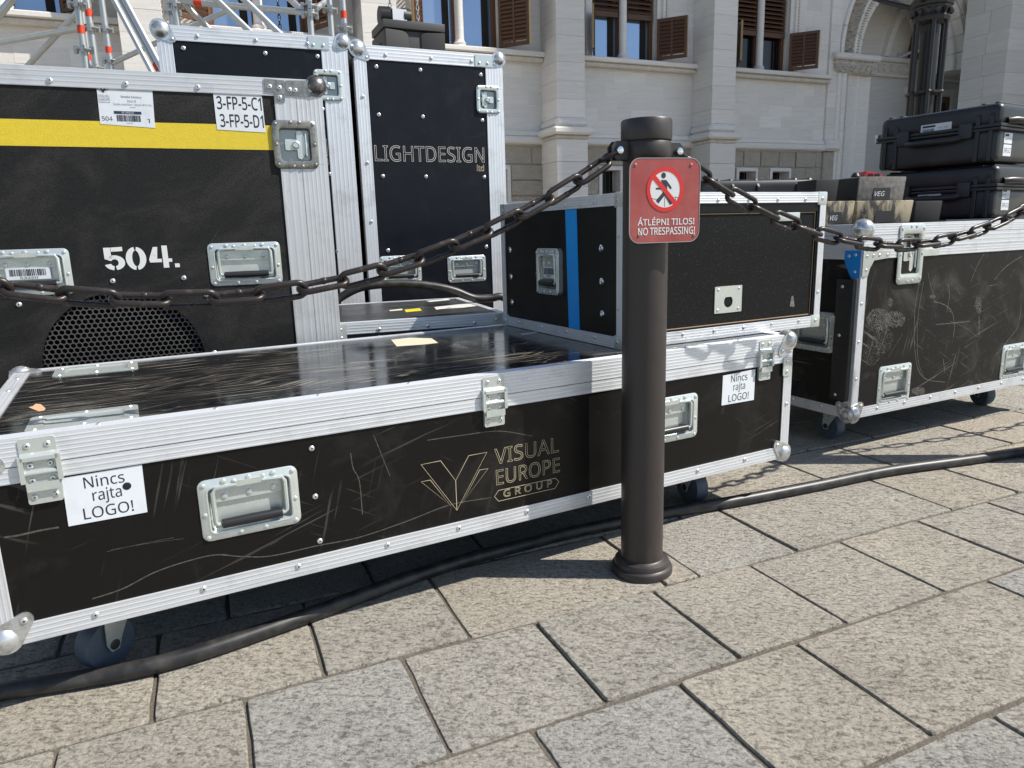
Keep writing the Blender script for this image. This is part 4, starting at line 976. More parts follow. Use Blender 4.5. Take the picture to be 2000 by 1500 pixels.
for z in (SHt*.27, -SHt*.16):   # clamp bands behind the plate
    mb = MB(); mb.box((-.072, .004, z-.011), (-.016, .030, z+.011)); mb.box((-.03, .0022, z-.011), (.03, .012, z+.011)); mb.build('clamp', 'iron_black', SG, bevel=.001, bseg=1)

# ------------------------------------------------------------------ heavy cable on the ground
px = [(-160, 1392), (-60, 1370), (0, 1352), (303, 1299), (563, 1216), (850, 1112), (1030, 1062), (1120, 1039), (1214, 1020), (1295, 1003), (1380, 988), (1446, 977), (1597, 948), (1736, 920), (1888, 899), (2000, 882), (2200, 852), (2420, 835), (2800, 840)]
pts = [on_z(x, y, .0165) for x, y in px]
def spline(P, k=8):
    out = []
    for i in range(len(P)-1):
        a, b_, c, d = P[max(i-1, 0)], P[i], P[i+1], P[min(i+2, len(P)-1)]
        for j in range(k):
            t = j/k; out.append(.5*((2*b_)+(c-a)*t+(2*a-5*b_+4*c-d)*t*t+(3*b_-a-3*c+d)*t**3))
    out.append(P[-1]); return out
cs = spline(pts)
for p in cs: p.z = .0172
mb = MB(); mb.tube(cs, .0165, 14); tag(mb.build('power_cable', 'cable_black'), 'thick black power cable lying on the paving before the long case', 'cable')

# ================================================================== FLIGHT CASES
X, Y, Z = Vector((1, 0, 0)), Vector((0, 1, 0)), Vector((0, 0, 1))
# ---------------- the long low case
L = Case(28.2, -1.3477, -.262, 'long_flight_case', 'long low scratched black flight case on castors with an outlined V logo')
o = L.o; W, D, z0, z1, zs, zb = 1.874, .74, .147, .498, .4515, .424
hs = [L.f(490, 982), (L.f(1362, 780)[0]-.0885, L.f(1330, 815)[1])]
HW, HH = .178, .118
holes = [(x-HW*.41, x+HW*.41, z-HH*.39, z+HH*.35) for x, z in hs]
body(o, .001, W-.001, .001, D, z0, zs-.001, 'lam_front', holes); body(o, .001, W-.001, .001, D, zs+.001, z1, 'lam_front', (), 'lid', 'lam_top')
angle(o, (0, 0, z0), (W, 0, z0), -Y, -Z, .034, .03, 'alu_x'); angle(o, (0, D, z0), (W, D, z0), Y, -Z, .034, .03, 'alu_x')
for x, s_ in ((0, -X), (W, X)):
    angle(o, (x, 0, z0+.035), (x, 0, zb-.0005), -Y, s_, .030, .03, 'alu_z'); angle(o, (x, D, z0), (x, D, zb), Y, s_, .03, .03, 'alu_z'); angle(o, (x, 0, z0), (x, D, z0), s_, -Z, .034, .03, 'alu_y')
    angle(o, (x, .0, z1), (x, D, z1), s_, Z, .046, .033, 'alu_y'); strip(o, (x, 0, zb), (x, D, zb), Z, s_, zs-zb-.0007, 'alu_y', 2)
strip(o, (0, 0, zb), (W, 0, zb), Z, -Y, zs-zb-.0007, 'alu_x', 2); angle(o, (0, 0, z1), (W, 0, z1), -Y, Z, z1-zs-.0007, .026, 'alu_x', 4, t=.003); angle(o, (0, D, z1), (W, D, z1), Y, Z, .046, .026, 'alu_x'); strip(o, (0, D, zb), (W, D, zb), Z, Y, zs-zb-.0007, 'alu_x', 2)
for px_, py_ in ((186, 1194), (397, 1145), (582, 1101), (756, 1061), (895, 1027), (1028, 995), (1149, 966), (1361, 917), (1453, 896)):
    x, z = L.f(px_, py_); rivet(o, (x, -.003, z0+.02))
for px_, py_ in ((609, 876), (616, 970), (625, 1057)):
    x, z = L.f(px_, py_); rivet(o, (x, .001, z))
for py_ in (790,): rivet(o, (W-.014, -.003, L.f(1526, py_)[1]))
for x in lr(9, .1, W-.1): rivet(o, (x, .013, z1+.0025), 'top', .9)
for y in lr(4, .06, D-.05): rivet(o, (.016, y, z1+.0025), 'top', .9)
for hx, hz in hs: handle(o, (hx, .001, hz), HW, HH)
for cx_, sx in ((0, -1), (W, 1)):
    ball_corner(o, (cx_, 0, z0), (sx, -1, -1), .027, ('front',)); ball_corner(o, (cx_, 0, z1), (sx, -1, 1), .027, ('front',) if sx > 0 else ('front',)); ball_corner(o, (cx_, D, z1), (sx, 1, 1), .027, ('top',)); ball_corner(o, (cx_, D, z0), (sx, 1, -1), .027, ())
# lid hinges
def hinge(parent, x, zt, zm, zl, w_):
    mb = MB(); mb.prism(rrect(x, (zt+zm)/2, w_, zt-zm, .005), -.003, -.0052, 'y'); 
    for s_ in (-1, 1): mb.box((x+s_*w_*.5-.0035, -.020 if 0 else -.013, zl+.038), (x+s_*w_*.5+.0035, -.003, zt-.028))
    mb.prism([(-.003, zt-.022), (-.013, zt-.030), (-.013, zt-.036), (-.003, zt-.03)], x-w_*.5, x+w_*.5, 'x')
    h_ = mb.build('hinge', 'zinc', parent)
    mb = MB(); mb.lathe([(.0015, -w_*.48), (.005, -w_*.46), (.005, w_*.46), (.0015, w_*.48)], 10, (x, -.0075, zm), 'x'); mb.build('pin', 'zinc', h_)
    mb = MB(); mb.prism(rrect(x, (zl+zm)/2-.0025, w_*.94, zm-zl-.005, .004), .001, -.0056, 'y'); mb.prism([(-.005, zm-.022), (-.013, zm-.030), (-.013, zl+.038), (-.0056, zl+.030), (-.0056, zm-.022)], x-w_*.44, x+w_*.44, 'x'); mb.build('leaf', 'zinc', h_)
    for s_ in (-1, 1):
        rivet(h_, (x+s_*w_*.27, -.0052, zt-.012), k=.9); rivet(h_, (x+s_*w_*.27, -.0056, zm+.013), k=.9); rivet(h_, (x+s_*w_*.27, -.0056, zm-.013), k=.9); rivet(h_, (x+s_*w_*.29, -.0056, zl+.012), k=.9)
for a, b_ in ((36, 118), (942, 983), (1478, 1506)):
    x = (L.f(a, 900 if a < 100 else 780 if a < 1000 else 700)[0]+L.f(b_, 890 if a < 100 else 775 if a < 1000 else 697)[0])/2; hinge(o, x, .496, .4385, .385, .052 if a < 1400 else .046)
# right-hand lid corner plate
mb = MB(); x_, z_ = L.f(1537, 715); mb.prism(rrect(W-.02, .412, .034, .052, .006), -.003, -.0055, 'y'); c_ = mb.build('corner_brace', 'zinc', o); rivet(c_, (W-.022, -.0055, .426), k=.9); rivet(c_, (W-.022, -.0055, .398), k=.9)
# notices
def sheet(case, quad, mt, y=-.0006, name='sticker', wob=0., parent=None):
    pts = [case.f(*q) for q in quad]; mb = MB(); n = len(pts)
    mb.add([(x, y, z) for x, z in pts]+[(x, .0008, z) for x, z in pts], [tuple(range(n))]+[(i, (i+1) % n, n+(i+1) % n, n+i) for i in range(n)]); return mb.build(name, mt, parent or case.o, fix=False), pts
def notice(quad, lines, hole=None):
    s_, P = sheet(L, quad, 'sticker'); x0 = min(p[0] for p in P); x1 = max(p[0] for p in P); zA = min(p[1] for p in P); zB = max(p[1] for p in P); w_, h_ = x1-x0, zB-zA
    for t_, a, b_, c, d in lines: text(s_, t_, x0+a*w_, zA+c*h_, x0+b_*w_, zA+d*h_, -.0009, 'ink')
    return s_
ln = [('Nincs', .26, .76, .70, .93), ('rajta', .34, .70, .35, .66), ('LOGO!', .2, .82, .08, .31)]
s1 = notice([(134, 1028), (288, 1000), (277, 907), (120, 934)], ln); notice([(1409, 792), (1472, 781), (1475, 721), (1412, 734)], ln)
x, z = L.f(248, 949); mb = MB(); mb.lathe([(.0068, -.0011), (.006, -.0013), (.001, -.0013)], 12, (x, 0, z), 'y'); mb.build('burn_spot', 'hole', s1)
# outlined V emblem and wording
mb = MB(); mg = MB()
def lp_(q): return [Vector((L.f(*p)[0], .0004, L.f(*p)[1])) for p in q]
zz7 = lambda a: [(780+x*.2, 780+y*.2) for x, y in a]
for q in ([(212, 638), (403, 600), (551, 795), (678, 550), (855, 517), (563, 1085)], [(551, 795), (563, 1085)], [(213, 806), (303, 788), (505, 1040)], [(868, 676), (785, 690), (612, 1018)]):
    ribbon(mb, lp_(zz7(q)), .0013, len(q) != 2)
mb.build('emblem', 'engraved', o, fix=False)
for t_, (a, b_, c, d), mt in (('VISUAL', (967, 907, 1091, 858), 'engraved'), ('EUROPE', (970, 947, 1093, 899), 'engraved')):
    p, q = L.f(a, b_), L.f(c, d); zlo = min(p[1], L.f(c, b_)[1]); x0, x1 = p[0], q[0]
    zt = L.f(967, 877 if t_ == 'VISUAL' else 919)[1]; zl = L.f(975, 906 if t_ == 'VISUAL' else 947)[1]
    text(o, t_, x0, zl, x1, zt, .0004, mt, outline=.0010, bold=.025)
zl = L.f(985, 971)[1]; zt = L.f(985, 957)[1]; text(o, 'GROUP', L.f(984, 965)[0], zl, L.f(1078, 945)[0], zt, .0004, 'engraved', outline=.0009, space=1.5, bold=.02)
mb = MB(); ribbon(mb, lp_([(966, 970), (974, 958), (1085, 934), (1092, 941), (1084, 954), (974, 979)]), .0012, True); mb.build('emblem', 'engraved', o, fix=False)
# long scuffs
mb = MB()
for q, wd in (([(180, 1170), (240, 1150), (300, 1119), (360, 1098), (420, 1084), (470, 1087), (530, 1086), (620, 1066), (700, 1050), (790, 1020), (880, 986), (960, 972)], .0035), ([(8, 1050), (40, 1045), (80, 1036), (115, 1030)], .005), ([(208, 1078), (260, 1066), (340, 1050)], .0012), ([(216, 1074), (300, 1060), (360, 1052)], .0010), ([(685, 885), (690, 915), (702, 940), (708, 1005)], .003), ([(730, 850), (752, 905), (762, 930)], .0022), ([(835, 860), (905, 850), (975, 842), (1040, 852)], .003), ([(960, 812), (968, 840)], .002)):
    ribbon(mb, [(v.x, .0006, v.z) for v in spline(lp_(q), 6)], wd*.65)
o_ = mb.build('scuff', 'scuff_faint', o, fix=False)
# things stuck on the lid: torn paper, bare patch, two recessed wheel dishes
def toppatch(case, quad, z, mt, name='sticker', y=.0006):
    pts = [case.top(a, b_, z) for a, b_ in quad]; mb = MB(); mb.add([(x, d_, z+y) for x, d_ in pts], [tuple(range(len(pts)))]); return mb.build(name, mt, case.o, fix=False)
toppatch(L, [(764, 664), (800, 660), (843, 661), (856, 670), (830, 673), (775, 677)], z1, 'sticker_cream'); toppatch(L, [(1014, 652), (1046, 648), (1052, 651), (1020, 656)], z1, 'sticker_torn')
toppatch(L, [(56, 796), (64, 794), (70, 789), (80, 790), (89, 798), (87, 802), (76, 804), (66, 800)], z1, 'bare_wood', 'bare_patch')
def dish(parent, x0, x1, y0, y1, z):
    mb = MB(); w_, h_ = x1-x0, y1-y0
    def lp(k1, rr, zz): return [(x, y, zz) for x, y in rrect((x0+x1)/2, (y0+y1)/2, w_-k1, h_-k1, rr)]
    mb.loops([lp(0, .01, z), lp(0, .01, z+.002), lp(.045, .012, z+.0028), lp(.05, .012, z+.0006), lp(.07, .01, z+.0004)], 0, True, cap1=True)
    for sx in (.08, .5, .92):
        for sy in (.09, .91): mb.lathe([(.005, z+.002), (.004, z+.0036), (.0005, z+.004)], 8, (x0+w_*sx, y0+h_*sy, 0), cap=False)
    mb.build('wheel_dish', 'zinc', parent)
dish(o, .085, .255, .028, .148, z1); dish(o, .085, .265, D-.15, D-.028, z1)
for x, rt in ((.16, R(217)), (W-.21, R(87))): castor(o, x, .135, z0, rt); castor(o, x, D-.13, z0, rt+.6)

# ---------------- smoke machine case, number 504
S4 = Case(22.5, -2.25, -.70, 'smoke_machine_case', 'black vinyl flight case stencilled 504 with a yellow tape band and round vent')
o = S4.o; W, D, z0, z1 = 1.0525, .6, .13, 1.246
xi = S4.f(537, 210)[0]; xi2 = S4.f(590, 330)[0]; xo = W
hr = S4.f(480, 515); hl = (S4.f(140, 530)[0]-.1, S4.f(70, 532)[1]); lt = S4.f(577, 283); HW, HH = .20, .122; LW, LH = .125, .135
ccx, ccz, cr_ = .4525, .462, .206
holes = [(hr[0]-HW*.41, hr[0]+HW*.41, hr[1]-HH*.39, hr[1]+HH*.35), (hl[0]-HW*.41, hl[0]+HW*.41, hl[1]-HH*.39, hl[1]+HH*.35), (lt[0]-LW*.37, lt[0]+LW*.37, lt[1]-LH*.35, lt[1]+LH*.35), (ccx-cr_, ccx+cr_, ccz-cr_, ccz+cr_)]
body(o, .001, W-.001, .001, D, z0, z1, 'vinyl', holes)
mb = MB(); n = 64; ring = [(ccx+cr_*math.cos(2*math.pi*i/n), ccz+cr_*math.sin(2*math.pi*i/n)) for i in range(n)]
sq = []
for i in range(n):
    a = 2*math.pi*i/n; c, s_ = math.cos(a), math.sin(a); k = 1/max(abs(c), abs(s_)); sq.append((ccx+cr_*k*c, ccz+cr_*k*s_))
mb.loops([[(x, .001, z) for x, z in sq], [(x, .001, z) for x, z in ring], [(x, .012, z) for x, z in ring], [(ccx+(x-ccx)*.98, .075, ccz+(z-ccz)*.98) for x, z in ring]], cap1=True); mb.build('vent_surround', 'vinyl', o)
mb = MB(); ph = .0148; dy = ph*math.sqrt(3)/2; nx = int(cr_/ph)+2; ny = int(cr_/dy)+2; yq = .012
for j in range(-ny, ny+1):
    for i in range(-nx, nx+1):
        cx_ = ccx+(i+(.5 if j % 2 else 0))*ph; cz_ = ccz+j*dy
        if math.hypot(cx_-ccx, cz_-ccz) > cr_+.002: continue
        O = [(cx_+ph/math.sqrt(3)*math.cos(R(60*k+30)), cz_+ph/math.sqrt(3)*math.sin(R(60*k+30))) for k in range(6)]
        I = [(cx_+ph*.47*math.cos(R(60*k+30)), cz_+ph*.47*math.sin(R(60*k+30))) for k in range(6)]
        mb.loops([[(x, yq, z) for x, z in O], [(x, yq, z) for x, z in I], [(x, yq+.003, z) for x, z in I]])
mb.build('honeycomb_grille', 'grille_metal', o, fix=False)
mb = MB(); mb.lathe([(cr_*.985, .074), (.001, .074)], 40, (ccx, 0, ccz), 'y'); mb.build('vent_well', 'interior_dark', o)
angle(o, (0, 0, z1), (W, 0, z1), -Y, Z, .046, .03, 'alu_worn'); angle(o, (0, 0, z0), (W, 0, z0), -Y, -Z, .034, .03, 'alu_worn')
for a, b_ in ((z0+.034, lt[1]-LH*.40), (lt[1]+LH*.40, z1-.046)):
    strip(o, (xi, -.0004, a), (xi, -.0004, b_), X, -Y, xi2-xi-.001, 'alu_worn_z', 2); angle(o, (W, 0, a), (W, 0, b_), -Y, X, W-xi2, .03, 'alu_worn_z', 4)
strip(o, (W, 0, lt[1]-LH*.40), (W, 0, lt[1]+LH*.40), Y, X, .03, 'alu_worn_z', 2); strip(o, (lt[0]+LW*.40, -.0004, lt[1]-LH*.40), (lt[0]+LW*.40, -.0004, lt[1]+LH*.40), X, -Y, W-lt[0]-LW*.40, 'alu_worn_z', 2)
angle(o, (0, 0, z0+.034), (0, 0, z1-.046), -Y, -X, .035, .03, 'alu_worn_z'); angle(o, (W, 0, z1), (W, D, z1), X, Z, .03, .03, 'alu_y')
for px_ in (98, 245, 385): x, z = S4.f(px_, 160); rivet(o, (x, -.0035, z1-.032), k=1.25)
for px_, py_ in ((37, 595), (220, 549), (359, 543), (403, 576), (419, 689)): x, z = S4.f(px_, py_); rivet(o, (x, .001, z), k=1.25)
handle(o, (hr[0], .001, hr[1]), HW, HH); handle(o, (hl[0], .001, hl[1]), HW, HH, lab='53260')
butterfly(o, (lt[0], -.002, lt[1]), LW, LH, rim='tarnished', flip=1)
mb = MB(); mb.prism([(xi-.0, z1-.05)]+[(0, 0)], 0, 0) if 0 else None
Fq = lambda l_: [S4.f(*p) for p in l_]
bp = Fq([(515, 154), (555, 158), (556, 200), (537, 199), (535, 181), (517, 179)]); brace(o, bp, -.0036, rivets=Fq([(526, 170), (545, 172), (546, 191)]), k=1.25)
bp = Fq([(557, 158), (602, 158), (606, 190), (559, 187)]); brace(o, bp, -.0036, rivets=Fq([(565, 176), (576, 177)]), k=1.25)
ball_corner(o, (W, 0, z1), (1, -1, 1), .031, ('front',), 'old_ball', .03); ball_corner(o, (0, 0, z1), (-1, -1, 1), .031, ('front',), 'old_ball', .03)
zt = S4.f(0, 232)[1]; zl = S4.f(0, 284)[1]
mb = MB(); mb.prism([(.036, zl), (xi-.002, S4.f(526, 293)[1]), (xi-.002, S4.f(526, 245)[1]), (.036, zt)], .001, .0004, 'y'); mb.build('tape_band', 'tape_yellow', o)
p, q = S4.f(206, 529), S4.f(347, 479); zt = S4.f(206, 483)[1]
def stencil(parent, x0, z0_, x1, z1_, y):
    """stencilled 504. with bridges"""
    w_ = x1-x0; h_ = z1_-z0_; mb = MB()
    def P(x, z): return (x0+x*w_, y, z0_+z*h_)
    def quad(*pts): mb.add([P(*a) for a in pts], [tuple(range(len(pts)))])
    quad((.01, .5), (.10, .5), (.10, .98), (.01, .98)); quad((.105, .80), (.255, .82), (.255, 1.), (.105, .98))
    def arcb(cx_, cz_, rx, rz_, tx, tz, a0, a1, n=12):
        for i in range(n):
            t0, t1 = R(a0+(a1-a0)*i/n), R(a0+(a1-a0)*(i+1)/n)
            mb.add([P(cx_+rx*math.cos(t0), cz_+rz_*math.sin(t0)), P(cx_+rx*math.cos(t1), cz_+rz_*math.sin(t1)), P(cx_+(rx-tx)*math.cos(t1), cz_+(rz_-tz)*math.sin(t1)), P(cx_+(rx-tx)*math.cos(t0), cz_+(rz_-tz)*math.sin(t0))], [(0, 1, 2, 3)])
    arcb(.135, .33, .135, .32, .085, .17, 150, -82); arcb(.135, .33, .135, .32, .085, .17, -98, -165)
    arcb(.42, .48, .135, .5, .085, .16, 97, 263); arcb(.42, .48, .135, .5, .085, .16, -83, 83)
    quad((.60, .28), (.76, .28), (.76, .43), (.70, .43), (.72, .95), (.66, .95), (.59, .42)); quad((.775, .03), (.85, .03), (.85, .28), (.90, .28), (.90, .43), (.85, .43), (.85, 1.), (.775, 1.))
    quad((.93, .03), (.995, .03), (.995, .2), (.93, .2)); return mb.build('stencil_number', 'stencil_white', parent, fix=False)
stencil(o, p[0], p[1], q[0], zt, .0002)
# asset sheet
s_, P = sheet(S4, [(196, 242), (303, 250), (297, 171), (188, 166)], 'sticker', -.0004); x0, z0_ = P[0]; x1, z1_ = P[2]; x1 = P[1][0]; x0 = (P[0][0]+P[3][0])/2; x1 = (P[1][0]+P[2][0])/2; z0_ = max(P[0][1], P[1][1]); z1_ = min(P[2][1], P[3][1]); w_, h_ = x1-x0, z1_-z0_
def tx(t_, a, b_, c, d, mt='ink', **k): text(s_, t_, x0+a*w_, z0_+c*h_, x0+b_*w_, z0_+d*h_, -.0008, mt, **k)
tx('504', .03, .22, .09, .2, 'ink_navy'); tx('Smoke Factory', .42, .80, .68, .76, 'ink_navy'); tx('Data II', .53, .69, .59, .65, 'ink_grey'); tx('Smoke machine + Antari AF-5 Fan', .27, .97, .50, .56, 'ink_grey'); tx('pack', .57, .67, .43, .48, 'ink_grey'); tx('1', .85, .90, .06, .17, 'ink_navy'); tx('VISUAL', .02, .22, .69, .76, 'ink_grey'); tx('EUROPE', .02, .22, .60, .67, 'ink_grey'); tx('GROUP', .02, .22, .55, .58, 'ink'); tx('LIGHT', .38, .54, .90, .96, 'ink_grey'); tx('45 kg', .78, .92, .90, .96, 'ink_grey'); tx('53260', .46, .58, .02, .055, 'ink_grey')
mb = MB(); mb.add([(x0+a*w_, -.0008, z0_+c*h_) for a, c in ((.26, .275), (.76, .275), (.76, .35), (.26, .35))], [(0, 1, 2, 3)]); mb.build('printed_bar', 'ink_navy', s_, fix=False)
text(s_, 'VE-7004326', x0+.4*w_, z0_+.29*h_, x0+.62*w_, z0_+.335*h_, -.0011, 'sticker')
mb = MB(); 
for q in ([(.02, .98), (.075, .98), (.115, .88), (.16, .98), (.215, .98), (.118, .80)], [(.005, .91), (.03, .91), (.10, .81)], [(.23, .92), (.205, .92), (.135, .81)]): mb.add([(x0+a*w_, -.0008, z0_+c*h_) for a, c in q], [tuple(range(len(q)))])
mb.build('printed_emblem', 'ink', s_, fix=False); barcode(s_, x0+.30*w_, x0+.74*w_, z0_+.08*h_, z0_+.25*h_, -.0008, 42)
# position sheet
s_, P = sheet(S4, [(424, 253), (519, 259), (511, 186), (416, 181)], 'sticker', -.0006); x0 = (P[0][0]+P[3][0])/2; x1 = (P[1][0]+P[2][0])/2; z0_ = max(P[0][1], P[1][1]); z1_ = min(P[2][1], P[3][1]); w_, h_ = x1-x0, z1_-z0_
tx('3-FP-5-C1', .05, .97, .56, .93, 'ink', bold=.012); tx('3-FP-5-D1', .08, .98, .07, .44, 'ink', bold=.012)
for x in (.12, W-.12): castor(o, x, .12, z0); castor(o, x, D-.12, z0)

# ---------------- the two tall cases behind
def tall(case, W, z0, z1, wl, wr_, wt, latch, hand, rivs, label_px=None):
    o = case.o; D = .62; LW, LH = .112, .116; HW, HH = .185, .118
    holes = [(x-HW*.41, x+HW*.41, z-HH*.39, z+HH*.35) for x, z in hand]+[(latch[0]-LW*.37, latch[0]+LW*.37, latch[1]-LH*.35, latch[1]+LH*.35)]
    body(o, .001, W-.001, .001, D, z0, z1, 'lam_tall', holes)
    angle(o, (0, 0, z1), (W, 0, z1), -Y, Z, wt, .03, 'alu_x'); angle(o, (0, 0, z0), (W, 0, z0), -Y, -Z, .034, .03, 'alu_x')
    angle(o, (0, 0, z0+.034), (0, 0, z1-wt), -Y, -X, wl, .03, 'alu_z'); 
    for a, b_ in ((z0+.034, latch[1]-LH*.40), (latch[1]+LH*.40, z1-wt)): angle(o, (W, 0, a), (W, 0, b_), -Y, X, wr_, .034, 'alu_z', 4)
    strip(o, (W, 0, latch[1]-LH*.40), (W, 0, latch[1]+LH*.40), Y, X, .034, 'alu_z', 2); strip(o, (min(W-.012, latch[0]+LW*.40), 0, latch[1]-LH*.40), (min(W-.012, latch[0]+LW*.40), 0, latch[1]+LH*.40), X, -Y, W-min(W-.012, latch[0]+LW*.40), 'alu_z', 1)
    angle(o, (W, D, z0+.034), (W, D, z1-wt), Y, X, .03, .03, 'alu_z')
    angle(o, (W, 0, z1), (W, D, z1), X, Z, .03, .03, 'alu_y')
    for x in (W*.2, W*.5, W*.78): rivet(o, (x, -.0035, z1-wt*.6), k=1.3)
    for z in (1.36, 1.1, .86): rivet(o, (wl*.5, -.0035, z), k=1.3)
    for x, z in rivs: rivet(o, (x, .001, z), k=1.5)
    for x, z in hand: handle(o, (x, .001, z), HW, HH)
    butterfly(o, (latch[0], -.002, latch[1]), LW, LH, flip=-1)
    ball_corner(o, (0, 0, z1), (-1, -1, 1), .036, ('front',), reach=.05); ball_corner(o, (W, 0, z1), (1, -1, 1), .032, ('front',), reach=.04)
    xb = W-wr_-.018; brace(o, [(xb-.03, z1-wt+.002), (xb+.05, z1-wt+.002), (xb+.05, z1-.003), (xb-.03, z1-.003)], -.0036, 'zinc', [(xb-.012, z1-wt+.016), (xb+.026, z1-wt+.016)], k=1.2)
    for x in (.11, W-.11): castor(o, x, .12, z0); castor(o, x, D-.12, z0)
Dc = Case(24.0, -3.06, .705, 'tall_flight_case', 'tall black flight case with white outlined lightdesign lettering')
W = .652; f = Dc.f
tall(Dc, W, .13, 1.557, .048, W-f(950, 200)[0], .052, f(953, 195), [f(912, 525), (f(783, 525)[0], f(783, 526)[1])], [f(*p) for p in ((735, 130), (821, 136.5), (939, 146), (740, 224), (826, 228), (942, 235), (748, 344), (832, 345), (946, 346), (758, 489), (839, 486), (950, 482))])
a, b_ = f(733, 313), f(945, 286); text(Dc.o, 'LIGHTDESIGN', a[0], f(840, 316)[1], b_[0], f(840, 286)[1], .0004, 'engraved_grey', outline=.0021, bold=.022); a, b_ = f(932, 334), f(945, 322); text(Dc.o, 'ltd', a[0], a[1], b_[0], b_[1], .0004, 'engraved', outline=.0014)
Bc = Case(22.0, -3.06, -.118, 'tall_flight_case', 'tall black flight case standing behind the yellow taped smoke machine case')
W = .683; f = Bc.f
tall(Bc, W, .13, 1.572, .05, W-f(631, 150)[0], .05, f(641, 167), [(.18, .64), (.46, .64)], [f(*p) for p in ((358, 94), (518, 104), (620, 110), (630, 213), (644, 340), (659, 491))])
text(Bc.o, 'LIGHTDESIGN', .075, f(636, 305)[1], f(638, 300)[0]+.004, f(636, 272)[1], .0004, 'engraved_grey', outline=.0021, bold=.022); text(Bc.o, 'ltd', f(627, 321)[0], f(632, 322)[1], f(641, 321)[0], f(632, 309)[1], .0004, 'engraved', outline=.0014)

# ---------------- flat case between them, with its hose
e_, n_ = axes(18.0); p0 = on_z(690, 631, .53); Cc = Case(18.0, p0.dot(n_), p0.dot(e_)-.06, 'flat_flight_case', 'low flat dark flight case with yellow and torn white labels on its lid')
o = Cc.o; z0, z1 = .13, .53; W = Cc.top(986, 611, z1)[0]; D = .66
body(o, .001, W-.001, .001, D, z0, z1, 'lam_flat')
angle(o, (0, 0, z1), (W, 0, z1), -Y, Z, .036, .016, 'alu_x'); angle(o, (0, D, z1), (W, D, z1), Y, Z, .03, .018, 'alu_x'); angle(o, (W, 0, z1), (W, D, z1), X, Z, .03, .022, 'alu_y'); angle(o, (0, 0, z1), (0, D, z1), -X, Z, .03, .022, 'alu_y')
for x, s_ in ((0, -X), (W, X)): angle(o, (x, 0, z0), (x, 0, z1-.036), -Y, s_, .026, .026, 'alu_z')
angle(o, (0, 0, z0), (W, 0, z0), -Y, -Z, .034, .03, 'alu_x')
for x in (.14, .30, .46): rivet(o, (x, -.0035, z1-.025), k=1.2); rivet(o, (x, -.0, z1-.052), k=1.1)
for x in (.015, W-.04):
    mb = MB(); mb.prism([(x-.014, z1-.085), (x+.022, z1-.085), (x+.022, z1-.002), (x-.014, z1-.002)], -.0036, -.006, 'y'); b_ = mb.build('corner_brace', 'zinc', o)
    for q in (z1-.018, z1-.045, z1-.07): rivet(b_, (x+.004, -.006, q), k=.9)
toppatch(Cc, [(790, 605), (820, 602), (824, 607), (793, 610)], z1, 'sticker_yellow'); toppatch(Cc, [(848, 600), (920, 592), (938, 597), (905, 601), (870, 603), (852, 605)], z1, 'sticker_torn'); toppatch(Cc, [(832, 588), (875, 584), (880, 586), (840, 590)], z1, 'sticker_torn'); toppatch(Cc, [(760, 606), (785, 603), (787, 606), (762, 608)], z1, 'sticker_cream')
for x in (.1, W-.1): castor(o, x, .12, z0); castor(o, x, D-.12, z0)
# hose looping over it
pts = []
for a, b_ in ((640, 605), (665, 581), (700, 563), (740, 556), (790, 554), (840, 558), (885, 567), (925, 582), (958, 599), (984, 612)):
    pts.append(on_plane(a, b_, Cc.n*(Cc.N-.40), Cc.n))
for q in pts: q.z = max(q.z, z1+.016)
e0 = pts[0].copy(); e0.x -= .2; e0.z = z1+.015; 
cs = spline([pts[0]+Vector((-.12, .02, -.03))]+pts+[pts[-1]+Vector((.07, .02, -.07)), pts[-1]+Vector((.12, .03, -.18)), pts[-1]+Vector((.13, .03, -.5)), pts[-1]+Vector((.2, .04, -.53))])
for q in cs: q.z = max(q.z, .016)
mb = MB(); mb.tube(cs, .0155, 12); tag(mb.build('rubber_hose', 'cable_black'), 'stiff black hose arching over the low flat case', 'hose')

# ---------------- rack case with the blue stripe, on the long case
M_ = Case(27.5, -1.445, 1.0716, 'rack_flight_case', 'black rack flight case with a blue tape stripe, lying on the long case', z0=.5015)
o = M_.o; W, D, H = .718, .655, .383
hz = M_.side(1076, 530); HW, HH = .128, .118
body(o, .001, W-.001, .001, D, .002, H, 'lam_rack', [(.03, W-.03, .034, H-.05)])
# recessed front door
mb = MB(); mb.box((.03, .0505, .034), (W-.03, .06, H-.05)); mb.build('door_well', 'interior_dark', o)
mb = MB(); mb.box((.033, .006, .037), (W-.033, .03, H-.054)); dr = mb.build('door', 'lam_sparkle', o)
mb = MB(); xa, xb, za, zb_ = .033, W-.033, .037, H-.054
for a, b_ in (((xa-.0026, za-.0026), (xb+.0026, za)), ((xa-.0026, zb_), (xb+.0026, zb_+.0026)), ((xa-.0026, za), (xa, zb_)), ((xb, za), (xb+.0026, zb_))): mb.box((a[0], .0055, a[1]), (b_[0], .03, b_[1]))
mb.build('plywood_edge', 'ply_edge', dr)
for q, s_ in ((0., -Z), (H, Z)):
    angle(o, (0, 0, q), (W, 0, q), -Y, s_, .026 if q else .03, .03, 'alu_x'); angle(o, (0, 0, q), (0, D, q), -X, s_, .028, .028, 'alu_y'); angle(o, (W, 0, q), (W, D, q), X, s_, .028, .028, 'alu_y'); angle(o, (0, D, q), (W, D, q), Y, s_, .028, .028, 'alu_x')
for x, s_ in ((0, -X), (W, X)):
    angle(o, (x, 0, .03), (x, 0, H-.028), -Y, s_, .022, .024, 'alu_z'); angle(o, (x, D, .03), (x, D, H-.028), Y, s_, .022, .024, 'alu_z')
